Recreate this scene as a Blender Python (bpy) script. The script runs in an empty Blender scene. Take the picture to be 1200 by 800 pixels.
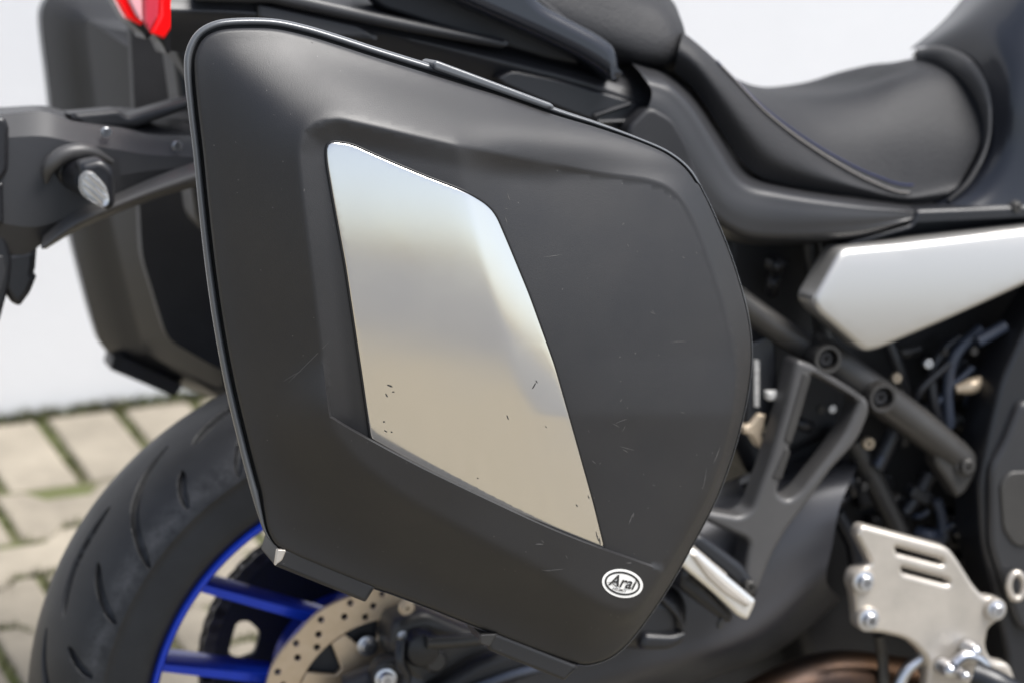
import bpy, math, random
import numpy as np
from mathutils import Vector, Matrix
from mathutils.geometry import tessellate_polygon, delaunay_2d_cdt

random.seed(7); RNG = np.random.default_rng(7)
SC = bpy.context.scene
COL = SC.collection
R = math.radians

# ------------------------------------------------------------------ camera
# "bike frame": X forward, Y to the bike's left, Z along the bike's own upright.
# The bike stands on its side stand, so that frame leans LEAN degrees away from the viewer.
LEAN = R(12.0)
FPX, PSI, PIT = 2808.0, R(17.73), R(9.96)
CB = np.array([0.0, -2.108, 1.029])
FW = np.array([math.sin(PSI)*math.cos(PIT), math.cos(PSI)*math.cos(PIT), -math.sin(PIT)])
RT = np.array([math.cos(PSI), -math.sin(PSI), 0.0])
UP = np.cross(RT, FW)
LM = np.array([[1, 0, 0], [0, math.cos(LEAN), math.sin(LEAN)], [0, -math.sin(LEAN), math.cos(LEAN)]])
cam = bpy.data.cameras.new('camera'); camo = bpy.data.objects.new('camera', cam); COL.objects.link(camo)
r2, u2, f2, c2 = LM@RT, LM@UP, LM@FW, LM@CB
camo.matrix_world = Matrix(((r2[0], u2[0], -f2[0], c2[0]), (r2[1], u2[1], -f2[1], c2[1]), (r2[2], u2[2], -f2[2], c2[2]), (0, 0, 0, 1)))
cam.sensor_width = 36.0; cam.lens = FPX*36/1200; cam.clip_start = 0.05; cam.clip_end = 500
cam.dof.use_dof = True; cam.dof.focus_distance = 1.70; cam.dof.aperture_fstop = 5.2; cam.dof.aperture_blades = 9
SC.camera = camo

# ------------------------------------------------------------------ sky, sun, exposure
SUN_EL, SUN_AZ = R(66), R(122)      # azimuth of the sun measured from +Y clockwise
w = bpy.data.worlds.new('World'); SC.world = w; w.use_nodes = True
wn = w.node_tree; bg = wn.nodes['Background']
sky = wn.nodes.new('ShaderNodeTexSky'); sky.sky_type = 'NISHITA'; sky.sun_disc = False
sky.sun_elevation = SUN_EL; sky.sun_rotation = SUN_AZ; sky.dust_density = 2.0; sky.air_density = 1.0; sky.ozone_density = 1.0
hsv = wn.nodes.new('ShaderNodeHueSaturation'); hsv.inputs['Saturation'].default_value = 0.62      # thin high cloud: a paler sky
wn.links.new(sky.outputs[0], hsv.inputs['Color']); wn.links.new(hsv.outputs[0], bg.inputs[0]); bg.inputs[1].default_value = 0.15
sl = bpy.data.lights.new('sun', 'SUN'); sl.energy = 5.0; sl.angle = R(34); sl.color = (1.0, 0.975, 0.94)
so = bpy.data.objects.new('sun', sl); COL.objects.link(so)
sd = Vector((math.sin(SUN_AZ)*math.cos(SUN_EL), math.cos(SUN_AZ)*math.cos(SUN_EL), math.sin(SUN_EL)))
so.rotation_euler = (-sd).to_track_quat('-Z', 'Y').to_euler()
SC.view_settings.view_transform = 'Standard'; SC.view_settings.look = 'None'
SC.view_settings.exposure = 0.42; SC.view_settings.gamma = 1.0; SC.view_settings.use_curve_mapping = False
SC.render.engine = 'CYCLES'

# ------------------------------------------------------------------ projection helpers
def un(px, py, Y):
    """picture position -> point of the bike frame on the plane at distance Y from the bike's middle"""
    d = FW*FPX + RT*(px-600) + UP*(400-py)
    return CB + d*((Y-CB[1])/d[1])
def un_arr(p, Y):
    p = np.asarray(p, float); Y = np.broadcast_to(np.asarray(Y, float), p.shape[:1])
    d = FW*FPX + RT*(p[:, :1]-600) + UP*(400-p[:, 1:2])
    return CB + d*((Y-CB[1])/d[:, 1])[:, None]

# ------------------------------------------------------------------ materials
def mat(name, color, rough=0.5, metal=0.0, spec=0.5, noise=None, bump=None, coat=0.0, trans=0.0, emit=None, rvar=0.0, ior=None, aniso=None):
    m = bpy.data.materials.new(name); m.use_nodes = True
    nt = m.node_tree; b = nt.nodes['Principled BSDF']
    b.inputs['Base Color'].default_value = (*color, 1); b.inputs['Roughness'].default_value = rough
    b.inputs['Metallic'].default_value = metal; b.inputs['Specular IOR Level'].default_value = spec
    b.inputs['Coat Weight'].default_value = coat; b.inputs['Transmission Weight'].default_value = trans
    if ior: b.inputs['IOR'].default_value = ior
    tc = nt.nodes.new('ShaderNodeTexCoord')
    if noise:                                  # (scale, amount, other colour)
        n = nt.nodes.new('ShaderNodeTexNoise'); n.inputs['Scale'].default_value = noise[0]; n.inputs['Detail'].default_value = 6
        n.inputs['Roughness'].default_value = 0.65
        nt.links.new(tc.outputs['Object'], n.inputs['Vector'])
        r = nt.nodes.new('ShaderNodeValToRGB'); r.color_ramp.elements[0].position = 0.35; r.color_ramp.elements[1].position = 0.65
        r.color_ramp.elements[0].color = (*color, 1); r.color_ramp.elements[1].color = (*noise[1], 1)
        nt.links.new(n.outputs['Fac'], r.inputs[0]); nt.links.new(r.outputs[0], b.inputs['Base Color'])
    if rvar:
        n2 = nt.nodes.new('ShaderNodeTexNoise'); n2.inputs['Scale'].default_value = 14; n2.inputs['Detail'].default_value = 5
        nt.links.new(tc.outputs['Object'], n2.inputs['Vector'])
        mr = nt.nodes.new('ShaderNodeMapRange'); mr.inputs[1].default_value = 0.3; mr.inputs[2].default_value = 0.7
        mr.inputs[3].default_value = max(0.02, rough-rvar); mr.inputs[4].default_value = rough+rvar
        nt.links.new(n2.outputs['Fac'], mr.inputs[0]); nt.links.new(mr.outputs[0], b.inputs['Roughness'])
    if bump:                                   # (scale, strength, distance)
        n3 = nt.nodes.new('ShaderNodeTexNoise'); n3.inputs['Scale'].default_value = bump[0]; n3.inputs['Detail'].default_value = 3
        nt.links.new(tc.outputs['Object'], n3.inputs['Vector'])
        bp = nt.nodes.new('ShaderNodeBump'); bp.inputs['Strength'].default_value = bump[1]; bp.inputs['Distance'].default_value = bump[2]
        nt.links.new(n3.outputs['Fac'], bp.inputs['Height']); nt.links.new(bp.outputs[0], b.inputs['Normal'])
    if emit:
        b.inputs['Emission Color'].default_value = (*emit[:3], 1); b.inputs['Emission Strength'].default_value = emit[3]
    return m

def add_specks(m, scale, thresh, color):
    """fine dust and tiny nicks on a surface: sparse small dots of another colour"""
    nt = m.node_tree; b = nt.nodes['Principled BSDF']
    tc = nt.nodes.new('ShaderNodeTexCoord'); v = nt.nodes.new('ShaderNodeTexVoronoi'); v.inputs['Scale'].default_value = scale
    nz = nt.nodes.new('ShaderNodeTexNoise'); nz.inputs['Scale'].default_value = 9
    nt.links.new(tc.outputs['Object'], v.inputs['Vector']); nt.links.new(tc.outputs['Object'], nz.inputs['Vector'])
    a = nt.nodes.new('ShaderNodeMath'); a.operation = 'MULTIPLY'; a.inputs[1].default_value = thresh*2
    nt.links.new(nz.outputs['Fac'], a.inputs[0])
    c = nt.nodes.new('ShaderNodeMath'); c.operation = 'LESS_THAN'; nt.links.new(v.outputs['Distance'], c.inputs[0]); nt.links.new(a.outputs[0], c.inputs[1])
    sp = nt.nodes.new('ShaderNodeSeparateColor'); nt.links.new(v.outputs['Color'], sp.inputs[0])
    k = nt.nodes.new('ShaderNodeMath'); k.operation = 'GREATER_THAN'; k.inputs[1].default_value = 0.72; nt.links.new(sp.outputs[0], k.inputs[0])
    k2 = nt.nodes.new('ShaderNodeMath'); k2.operation = 'MULTIPLY'; nt.links.new(c.outputs[0], k2.inputs[0]); nt.links.new(k.outputs[0], k2.inputs[1])
    mx = nt.nodes.new('ShaderNodeMix'); mx.data_type = 'RGBA'
    nt.links.new(k2.outputs[0], mx.inputs[0])
    src = b.inputs['Base Color'].links
    if src: nt.links.new(src[0].from_socket, mx.inputs[6])
    else: mx.inputs[6].default_value = b.inputs['Base Color'].default_value
    mx.inputs[7].default_value = (*color, 1)
    nt.links.new(mx.outputs[2], b.inputs['Base Color'])

M = {}
M['case'] = mat('case_black_plastic', (0.0078, 0.0076, 0.0092), 0.49, spec=0.64, noise=(11, (0.0115, 0.0110, 0.0118)), bump=(1500, 0.24, 0.0005), rvar=0.06)
add_specks(M['case'], 150, 0.05, (0.11, 0.105, 0.10))
M['rim'] = mat('case_rim_plastic', (0.085, 0.090, 0.098), 0.26, spec=0.85)
M['gap_line'] = mat('gap_black', (0.006, 0.006, 0.007), 0.5)
M['silver'] = mat('satin_silver_trim', (0.82, 0.795, 0.745), 0.16, metal=1.0, rvar=0.05, bump=(60, 0.03, 0.0005))
M['silverpaint'] = mat('silver_paint', (0.50, 0.49, 0.47), 0.38, metal=0.75, coat=0.2, bump=(900, 0.04, 0.0003))
M['black'] = mat('black_plastic', (0.009, 0.010, 0.013), 0.36, bump=(900, 0.06, 0.0003), noise=(8, (0.012, 0.012, 0.014)))
M['glossblack'] = mat('gloss_black_paint', (0.012, 0.014, 0.020), 0.25, coat=0.3)
M['grey'] = mat('dark_grey_plastic', (0.020, 0.0205, 0.023), 0.40, bump=(900, 0.08, 0.0003), noise=(7, (0.026, 0.026, 0.028)))
M['frame'] = mat('frame_satin_grey', (0.040, 0.038, 0.037), 0.40, metal=0.3, noise=(20, (0.052, 0.050, 0.047)), bump=(300, 0.06, 0.0004))
M['cast'] = mat('grey_cast_alloy', (0.062, 0.061, 0.062), 0.42, metal=0.2, bump=(700, 0.10, 0.0004), noise=(9, (0.075, 0.073, 0.073)))
M['swing'] = mat('swingarm_paint', (0.040, 0.041, 0.047), 0.38, metal=0.2, bump=(700, 0.08, 0.0004), noise=(9, (0.05, 0.05, 0.056)))
M['seat'] = mat('seat_vinyl', (0.014, 0.0145, 0.017), 0.60, spec=0.36, bump=(420, 0.5, 0.0012), noise=(9, (0.021, 0.021, 0.023)))
M['seatside'] = mat('seat_side_vinyl', (0.011, 0.012, 0.016), 0.46, bump=(420, 0.35, 0.0006))
M['thread'] = mat('grey_thread', (0.30, 0.28, 0.26), 0.8)
M['bluethread'] = mat('blue_thread', (0.02, 0.028, 0.10), 0.7)
M['tank'] = mat('tank_blue_black', (0.009, 0.0105, 0.0155), 0.30, coat=0.3)
M['rubber'] = mat('tyre_rubber', (0.010, 0.0105, 0.0125), 0.50, noise=(30, (0.016, 0.0165, 0.019)), bump=(500, 0.15, 0.0006), rvar=0.06)
def wear_ring(m, r0, r1, color):
    """scuffed ring round the tyre's shoulder"""
    nt = m.node_tree; b = nt.nodes['Principled BSDF']; tc = nt.nodes.new('ShaderNodeTexCoord')
    sub = nt.nodes.new('ShaderNodeVectorMath'); sub.operation = 'SUBTRACT'; sub.inputs[1].default_value = (0, 0, 0.316)
    mul = nt.nodes.new('ShaderNodeVectorMath'); mul.operation = 'MULTIPLY'; mul.inputs[1].default_value = (1, 0, 1)
    ln = nt.nodes.new('ShaderNodeVectorMath'); ln.operation = 'LENGTH'
    nt.links.new(tc.outputs['Object'], sub.inputs[0]); nt.links.new(sub.outputs[0], mul.inputs[0]); nt.links.new(mul.outputs[0], ln.inputs[0])
    cr = nt.nodes.new('ShaderNodeValToRGB'); e = cr.color_ramp.elements; e[0].position = 0; e[0].color = (0, 0, 0, 1); e[1].position = 1; e[1].color = (0, 0, 0, 1)
    k = cr.color_ramp.elements.new(0.5); k.color = (1, 1, 1, 1)
    mr = nt.nodes.new('ShaderNodeMapRange'); mr.inputs[1].default_value = r0; mr.inputs[2].default_value = r1
    nt.links.new(ln.outputs['Value'], mr.inputs[0]); nt.links.new(mr.outputs[0], cr.inputs[0])
    n = nt.nodes.new('ShaderNodeTexNoise'); n.inputs['Scale'].default_value = 60; n.inputs['Detail'].default_value = 8; n.inputs['Roughness'].default_value = 0.75
    nt.links.new(tc.outputs['Object'], n.inputs['Vector'])
    m2 = nt.nodes.new('ShaderNodeMapRange'); m2.inputs[1].default_value = 0.38; m2.inputs[2].default_value = 0.68; nt.links.new(n.outputs['Fac'], m2.inputs[0])
    mm = nt.nodes.new('ShaderNodeMath'); mm.operation = 'MULTIPLY'; nt.links.new(cr.outputs[0], mm.inputs[0]); nt.links.new(m2.outputs[0], mm.inputs[1])
    mx = nt.nodes.new('ShaderNodeMix'); mx.data_type = 'RGBA'; src = b.inputs['Base Color'].links[0].from_socket
    nt.links.new(mm.outputs[0], mx.inputs[0]); nt.links.new(src, mx.inputs[6]); mx.inputs[7].default_value = (*color, 1); nt.links.new(mx.outputs[2], b.inputs['Base Color'])
wear_ring(M['rubber'], 0.262, 0.290, (0.075, 0.076, 0.082))
M['blue'] = mat('blue_wheel_paint', (0.006, 0.050, 0.62), 0.30, metal=0.45, coat=0.4, noise=(40, (0.005, 0.042, 0.54)))
M['disc'] = mat('brushed_disc_steel', (0.56, 0.44, 0.31), 0.38, metal=0.85, noise=(60, (0.62, 0.50, 0.37)), bump=(400, 0.1, 0.0004))
M['steel'] = mat('zinc_steel', (0.62, 0.63, 0.66), 0.28, metal=1.0)
M['alu'] = mat('cast_aluminium', (0.56, 0.515, 0.46), 0.40, metal=0.65, bump=(500, 0.22, 0.0005), noise=(18, (0.46, 0.425, 0.38)))
M['polished'] = mat('bright_aluminium', (0.86, 0.84, 0.80), 0.28, metal=0.85)
M['dark'] = mat('engine_black', (0.008, 0.008, 0.010), 0.5, noise=(14, (0.016, 0.016, 0.018)))
M['hose'] = mat('black_rubber_hose', (0.015, 0.016, 0.020), 0.35)
M['hosegrey'] = mat('blue_grey_hose', (0.045, 0.055, 0.08), 0.35)
M['copper'] = mat('heat_tinted_exhaust', (0.10, 0.058, 0.035), 0.36, metal=1.0, noise=(9, (0.035, 0.03, 0.03)))
M['chain'] = mat('oily_chain_steel', (0.10, 0.095, 0.09), 0.42, metal=0.7)
M['red'] = mat('red_lens', (0.80, 0.006, 0.008), 0.12, coat=0.6, emit=(0.8, 0.004, 0.004, 0.25))
M['pink'] = mat('pale_pink_lens', (0.85, 0.42, 0.46), 0.12, coat=0.6)
M['rose'] = mat('rose_lens', (0.60, 0.05, 0.08), 0.12, coat=0.6)
M['lens'] = mat('clear_ribbed_lens', (0.90, 0.91, 0.92), 0.05, spec=0.6, trans=0.92)
M['reflector'] = mat('lamp_reflector', (0.85, 0.85, 0.86), 0.2, metal=1.0)
M['white'] = mat('white_print', (0.78, 0.77, 0.74), 0.4)
M['ink'] = mat('black_print', (0.02, 0.02, 0.02), 0.45)
M['paper'] = mat('worn_white_label', (0.55, 0.54, 0.52), 0.6, noise=(400, (0.2, 0.2, 0.2)))
M['beige'] = mat('yellowed_metal', (0.55, 0.45, 0.33), 0.4, metal=0.4)
M['scuff'] = mat('pale_scuff', (0.085, 0.082, 0.08), 0.7)
M['chip'] = mat('dark_chip', (0.03, 0.03, 0.03), 0.7)
M['wall'] = mat('white_plaster', (0.74, 0.75, 0.775), 0.85, noise=(0.9, (0.68, 0.69, 0.715)), bump=(60, 0.15, 0.002))

# ------------------------------------------------------------------ object helpers
BASE = {}
def thing(name, base, label, cat, group=None):
    o = bpy.data.objects.new(name, None); COL.objects.link(o); o.empty_display_size = 0.1
    b = np.array(base, float); wb = LM@b
    mm = Matrix(LM.tolist()).to_4x4(); mm.translation = Vector(wb); o.matrix_world = mm
    BASE[o.name] = b; o['label'] = label; o['category'] = cat
    if group: o['group'] = group
    return o

class MB:
    def __init__(s): s.v = []; s.f = []; s.n = 0; s.weld = 0
    def add(s, v, f):
        v = np.asarray(v, float).reshape(-1, 3); k = s.n; s.v.append(v); s.n += len(v)
        s.f.extend([tuple(int(i)+k for i in q) for q in f])
        return s
    def build(s, name, m, parent, ang=35, root=None, fix=True):
        rt = parent
        while rt.parent: rt = rt.parent
        v = np.concatenate(s.v)-BASE[rt.name]
        me = bpy.data.meshes.new(name); me.from_pydata(v.tolist(), [], s.f); me.update()
        if fix:
            import bmesh
            bm = bmesh.new(); bm.from_mesh(me)
            if s.weld: bmesh.ops.remove_doubles(bm, verts=bm.verts[:], dist=s.weld)
            bmesh.ops.recalc_face_normals(bm, faces=bm.faces[:]); bm.to_mesh(me); bm.free()
        me.materials.append(M[m] if isinstance(m, str) else m)
        for p in me.polygons: p.use_smooth = True
        if ang is not None: me.set_sharp_from_angle(angle=R(ang))
        o = bpy.data.objects.new(name, me); COL.objects.link(o); o.parent = parent
        return o

def catmull(P, n, closed=False):
    """smooth curve through the points, resampled to n points evenly along its length"""
    P = np.asarray(P, float); k = len(P)
    if closed: Q = np.vstack([P[-1], P, P[0], P[1]])
    else: Q = np.vstack([2*P[0]-P[1], P, 2*P[-1]-P[-2]])
    seg = k if closed else k-1; out = []
    for i in range(seg):
        a, b, c, d = Q[i], Q[i+1], Q[i+2], Q[i+3]
        t = np.linspace(0, 1, 12, endpoint=False)[:, None]
        out.append(0.5*((2*b)+(c-a)*t+(2*a-5*b+4*c-d)*t**2+(3*b-a-3*c+d)*t**3))
    out = np.vstack(out+[P[:1] if closed else P[-1:]])
    s = np.r_[0, np.cumsum(np.linalg.norm(np.diff(out, axis=0), axis=1))]
    u = np.linspace(0, s[-1], n, endpoint=not closed)
    return np.stack([np.interp(u, s, out[:, j]) for j in range(out.shape[1])], 1)

def catrom(P, nv):
    """smooth curve through the points with nv steps between each pair"""
    Q = np.vstack([2*P[0]-P[1], P, 2*P[-1]-P[-2]]); t = np.linspace(0, 1, nv, endpoint=False)[:, None]; out = []
    for i in range(len(P)-1):
        a, b, c, d = Q[i:i+4]; out.append(0.5*((2*b)+(c-a)*t+(2*a-5*b+4*c-d)*t**2+(3*b-a-3*c+d)*t**3))
    return np.vstack(out+[P[-1:]])

def fillet(pts, r, seg=4):
    """closed polygon with rounded corners; a point may carry its own radius as third value"""
    out = []; n = len(pts)
    for i in range(n):
        p = np.array(pts[i][:2], float); a = np.array(pts[i-1][:2], float); b = np.array(pts[(i+1) % n][:2], float)
        rr = pts[i][2] if len(pts[i]) > 2 else r
        la, lb = np.linalg.norm(a-p), np.linalg.norm(b-p); k = min(rr, la*0.45, lb*0.45)
        if k < 0.3: out.append(p); continue
        A = p+(a-p)/la*k; B = p+(b-p)/lb*k
        for t in np.linspace(0, 1, seg+1): out.append((1-t)**2*A+2*t*(1-t)*p+t*t*B)
    return np.array(out)

def grid_faces(nu, nv, cu=False, cv=False):
    f = []
    for i in range(nu if cu else nu-1):
        for j in range(nv if cv else nv-1):
            a = i*nv+j; b = ((i+1) % nu)*nv+j; c = ((i+1) % nu)*nv+(j+1) % nv; d = i*nv+(j+1) % nv
            f.append((a, b, c, d))
    return f

def area2(p): return 0.5*np.sum(p[:, 0]*np.roll(p[:, 1], -1)-np.roll(p[:, 0], -1)*p[:, 1])
def offs(p, d):
    """offset a closed counter-clockwise 2-D loop inwards by d"""
    e = np.roll(p, -1, 0)-p; e /= np.maximum(np.linalg.norm(e, axis=1), 1e-9)[:, None]
    n = np.stack([-e[:, 1], e[:, 0]], 1); m = n+np.roll(n, 1, 0); l = np.linalg.norm(m, axis=1); m /= np.maximum(l, 0.35)[:, None]
    s = 1/np.maximum(l/2, 0.6)
    return p+m*(d*s)[:, None] if np.ndim(d) else p+m*(d*s)[:, None]

def plate(mb, loops, Y, thick, bev=0.003, yf=None, steps=4, px=True, back=True, prof=None, dense=0):
    """solid plate with a rounded front edge: loops[0] is the outline, the others holes; seen from -Y"""
    fl = []
    for i, lp in enumerate(loops):
        lp = np.asarray(lp, float)
        q = un_arr(lp, Y)[:, [0, 2]] if px else lp
        if (area2(q) > 0) != (i == 0): q = q[::-1]
        fl.append(q)
    Yv = (lambda q: np.full(len(q), float(Y))) if yf is None else (lambda q: Y+yf(q[:, 0], q[:, 1]))
    rings = []
    for q in fl:
        rr = []
        pf = prof or [(1-math.sin(k/steps*math.pi/2), 1-math.cos(k/steps*math.pi/2)) for k in range(steps+1)]
        for a_, b_ in pf:
            qq = offs(q, bev*a_); y = Yv(qq)+bev*b_
            rr.append(np.stack([qq[:, 0], y, qq[:, 1]], 1))
        y = Yv(q)+thick; rr.append(np.stack([q[:, 0], y, q[:, 1]], 1))
        rings.append(rr)
    for rr in rings:
        n = len(rr[0]); mb.add(np.vstack(rr), grid_faces(len(rr), n, cv=True))
    if dense:                                  # curved front: a grid of inner points follows yf
        q0 = offs(fl[0], bev); V2, F2 = cdt_region(q0, None, dense, dense*0.4)
        mb.add(np.stack([V2[:, 0], Yv(V2), V2[:, 1]], 1), F2)
    for k in ((0, -1) if back else (0,)):
        if dense and k == 0: continue
        tri = tessellate_polygon([[Vector((p[0], p[2], 0)) for p in rr[k]] for rr in rings])
        mb.add(np.vstack([rr[k] for rr in rings]), tri)
    return mb

def tube(mb, pts, rad, seg=14, n=None, px=True, caps=True, closed=False):
    """pts: (px, py, Y) picture positions with depth, or bike-frame points when px is False; rad in metres (one or per point)"""
    P = np.array([un(*p) for p in pts]) if px else np.array(pts, float)
    rad = np.broadcast_to(np.asarray(rad, float), (len(P),))
    n = n or max(2, (len(P)-1)*6+1)
    if len(P) > 2 or closed: C4 = catmull(np.c_[P, rad], n, closed)
    else: C4 = np.linspace(np.r_[P[0], rad[0]], np.r_[P[1], rad[1]], n)
    P, rad = C4[:, :3], C4[:, 3]
    T = np.gradient(P, axis=0) if not closed else np.roll(P, -1, 0)-np.roll(P, 1, 0)
    T /= np.linalg.norm(T, axis=1)[:, None]
    a = np.array([0, 0, 1.0]) if abs(T[0][2]) < 0.9 else np.array([1.0, 0, 0])
    u = np.cross(T[0], a); u /= np.linalg.norm(u); V = []
    th = np.linspace(0, 2*math.pi, seg, endpoint=False)
    for i in range(len(P)):
        u = u-T[i]*(u@T[i]); u /= np.linalg.norm(u); w_ = np.cross(T[i], u)
        V.append(P[i]+rad[i]*(np.cos(th)[:, None]*u+np.sin(th)[:, None]*w_))
    f = grid_faces(len(P), seg, cu=closed, cv=True)
    if caps and not closed: f += [tuple(range(seg))[::-1], tuple(range((len(P)-1)*seg, len(P)*seg))]
    mb.add(np.vstack(V), f)
    return mb

def lathe(mb, c, prof, seg=24, axis=(0, -1, 0)):
    """turned part: prof is a list of (distance along axis, radius); c in the bike frame"""
    ax = np.array(axis, float); ax /= np.linalg.norm(ax)
    u = np.cross(ax, [0, 0, 1.0] if abs(ax[2]) < 0.9 else [1.0, 0, 0]); u /= np.linalg.norm(u); v = np.cross(ax, u)
    th = np.linspace(0, 2*math.pi, seg, endpoint=False); c = np.array(c, float); V = []
    for h, r in prof: V.append(c+ax*h+max(r, 1e-5)*(np.cos(th)[:, None]*u+np.sin(th)[:, None]*v))
    mb.add(np.vstack(V), grid_faces(len(prof), seg, cv=True)+[tuple(range(seg)), tuple(range((len(prof)-1)*seg, len(prof)*seg))[::-1]])
    return mb

def bolt(name, p, r, parent, m='steel', axis=(0, -1, 0), washer=True):
    """socket-head bolt with a hexagonal recess, p in the bike frame on the face it sits on"""
    mb = MB()
    if washer: lathe(mb, p, [(0, r*1.45), (r*0.18, r*1.45), (r*0.22, r*1.38), (r*0.22, r)], 24, axis)
    lathe(mb, p, [(0, r), (r*0.75, r), (r*0.92, r*0.93), (r, r*0.82), (r, r*0.55)], 24, axis)
    lathe(mb, p, [(r, r*0.55), (r*0.4, r*0.5), (r*0.4, 0)], 6, axis)
    return mb.build(name, m, parent, 30)

def loft(mb, curves, nu=40, nv=4, mirror=False):
    """smooth skin across lengthwise curves given in picture positions (px, py, Y)"""
    C = [catmull(np.array([un(*p) for p in c]), nu) for c in curves]
    if mirror: C = C+[c*np.array([1, -1, 1]) for c in C[::-1]]
    C = np.array(C); rows = []
    for i in range(nu): rows.append(catrom(C[:, i], nv))
    V = np.array(rows); mb.add(V.reshape(-1, 3), grid_faces(nu, V.shape[1]))
    return V

# ================================================================== the setting
def struct(name, v, f, m):
    me = bpy.data.meshes.new(name); me.from_pydata([tuple(p) for p in v], [], f); me.materials.append(m)
    o = bpy.data.objects.new(name, me); COL.objects.link(o); o['kind'] = 'structure'; return o

def paver_mat(name, per_object=True):
    m = bpy.data.materials.new(name); m.use_nodes = True; nt = m.node_tree; b = nt.nodes['Principled BSDF']
    b.inputs['Roughness'].default_value = 0.88
    tc = nt.nodes.new('ShaderNodeNewGeometry')
    n = nt.nodes.new('ShaderNodeTexNoise'); n.inputs['Scale'].default_value = 7; n.inputs['Detail'].default_value = 8; n.inputs['Roughness'].default_value = 0.7
    nt.links.new(tc.outputs['Position'], n.inputs['Vector'])
    r = nt.nodes.new('ShaderNodeValToRGB'); r.color_ramp.elements[0].position = 0.3; r.color_ramp.elements[1].position = 0.72
    r.color_ramp.elements[0].color = (0.172, 0.152, 0.120, 1); r.color_ramp.elements[1].color = (0.300, 0.266, 0.212, 1)
    nt.links.new(n.outputs['Fac'], r.inputs[0])
    oi = nt.nodes.new('ShaderNodeObjectInfo'); mr = nt.nodes.new('ShaderNodeMapRange'); mr.inputs[3].default_value = 0.88; mr.inputs[4].default_value = 1.08
    nt.links.new(oi.outputs['Random'], mr.inputs[0])
    mx = nt.nodes.new('ShaderNodeVectorMath'); mx.operation = 'SCALE'
    nt.links.new(r.outputs[0], mx.inputs[0]); nt.links.new(mr.outputs[0], mx.inputs['Scale']); nt.links.new(mx.outputs[0], b.inputs['Base Color'])
    n3 = nt.nodes.new('ShaderNodeTexNoise'); n3.inputs['Scale'].default_value = 160; n3.inputs['Detail'].default_value = 4
    nt.links.new(tc.outputs['Position'], n3.inputs['Vector'])
    bp = nt.nodes.new('ShaderNodeBump'); bp.inputs['Strength'].default_value = 0.35; bp.inputs['Distance'].default_value = 0.002
    nt.links.new(n3.outputs['Fac'], bp.inputs['Height']); nt.links.new(bp.outputs[0], b.inputs['Normal'])
    return m
M['paver'] = paver_mat('concrete_paver')
M['moss'] = mat('mossy_joint_soil', (0.085, 0.075, 0.045), 0.95, noise=(9, (0.075, 0.095, 0.022)), bump=(120, 0.6, 0.006))
M['grass'] = mat('joint_moss_green', (0.050, 0.066, 0.014), 0.85, noise=(20, (0.085, 0.082, 0.03)))
M['road'] = mat('worn_pale_asphalt', (0.105, 0.107, 0.112), 0.9, noise=(1.2, (0.135, 0.136, 0.140)))
M['farground'] = mat('far_paving', (0.19, 0.17, 0.145), 0.9, noise=(1.5, (0.24, 0.217, 0.187)))

# wall line (world): a white wall behind the bike
WA = R(8.9); WP = np.array([0.336, 1.465]); WD = np.array([math.cos(WA), math.sin(WA)]); WN = np.array([math.sin(WA), -math.cos(WA)])
def wl(s, t): p = WP+WD*s+WN*t; return p[0], p[1]          # s along the wall, t out from it towards the viewer

struct('road', [(*wl(-90, 5.56), -0.02), (*wl(90, 5.56), -0.02), (*wl(90, 60), -0.02), (*wl(-90, 60), -0.02)], [(0, 1, 2, 3)], M['road'])  # unseen, added for the grey band mirrored in the trim panel
ground = struct('ground', [(-150, -150, -0.05), (150, -150, -0.05), (150, 150, -0.05), (-150, 150, -0.05)], [(0, 1, 2, 3)], M['farground'])
bed = []
for s, t in ((-4, -0.2), (6, -0.2), (6, 5.5), (-4, 5.5)): bed.append((*wl(s, t), -0.007))
struct('joint_bed', bed, [(0, 1, 2, 3)], M['moss'])
pave = struct('pavement', [(*wl(-4, 5.5), -0.03), (*wl(6, 5.5), -0.03), (*wl(6, 5.56), -0.03), (*wl(-4, 5.56), -0.03)], [(0, 1, 2, 3)], M['paver'])

def paver_mesh(name, poly, h=0.05, g=0.0062, b=0.007):
    p = np.array(poly, float)
    if area2(p) < 0: p = p[::-1]
    rings = []
    for ins, z in ((g, -h), (g, -b), (g+b*0.35, -b*0.3), (g+b, 0)): q = offs(p, ins); rings.append(np.c_[q, np.full(len(q), z)])
    n = len(p); f = grid_faces(4, n, cv=True)+[tuple(range(3*n, 4*n))]
    me = bpy.data.meshes.new(name); me.from_pydata(np.vstack(rings).tolist(), [], f); me.materials.append(M['paver']); return me, np.vstack(rings), f
P_, PB, PA = 0.205, 0.063, 0.016
bone = [(-P_/2, -(PB+PA)), (-P_*0.25, -(PB+PA)), (-P_*0.13, -(PB-PA)), (P_*0.13, -(PB-PA)), (P_*0.25, -(PB+PA)), (P_/2, -(PB+PA)),
        (P_/2, PB+PA), (P_*0.25, PB+PA), (P_*0.13, PB-PA), (-P_*0.13, PB-PA), (-P_*0.25, PB+PA), (-P_/2, PB+PA)]
bm_, bv, bf = paver_mesh('paver', bone)
sm_, sv, sf = paver_mesh('edge_paver', [(-0.0575, -0.120), (0.0575, -0.120), (0.0575, 0.120), (-0.0575, 0.120)])
rest_v, rest_f, rest_n = [], [], 0
def put(me, s, t, name):
    o = bpy.data.objects.new(name, me); COL.objects.link(o); o.parent = pave
    o.location = (*wl(s, t), random.uniform(-0.003, 0.001)); o.rotation_euler = (random.uniform(-0.006, 0.006), random.uniform(-0.006, 0.006), WA+random.uniform(-0.008, 0.008))
for i in range(-12, 28): put(sm_, 0.118*i+0.115, 0.132, 'edge_paver')
row = 0; t = 0.243+PB+PA+0.002
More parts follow.
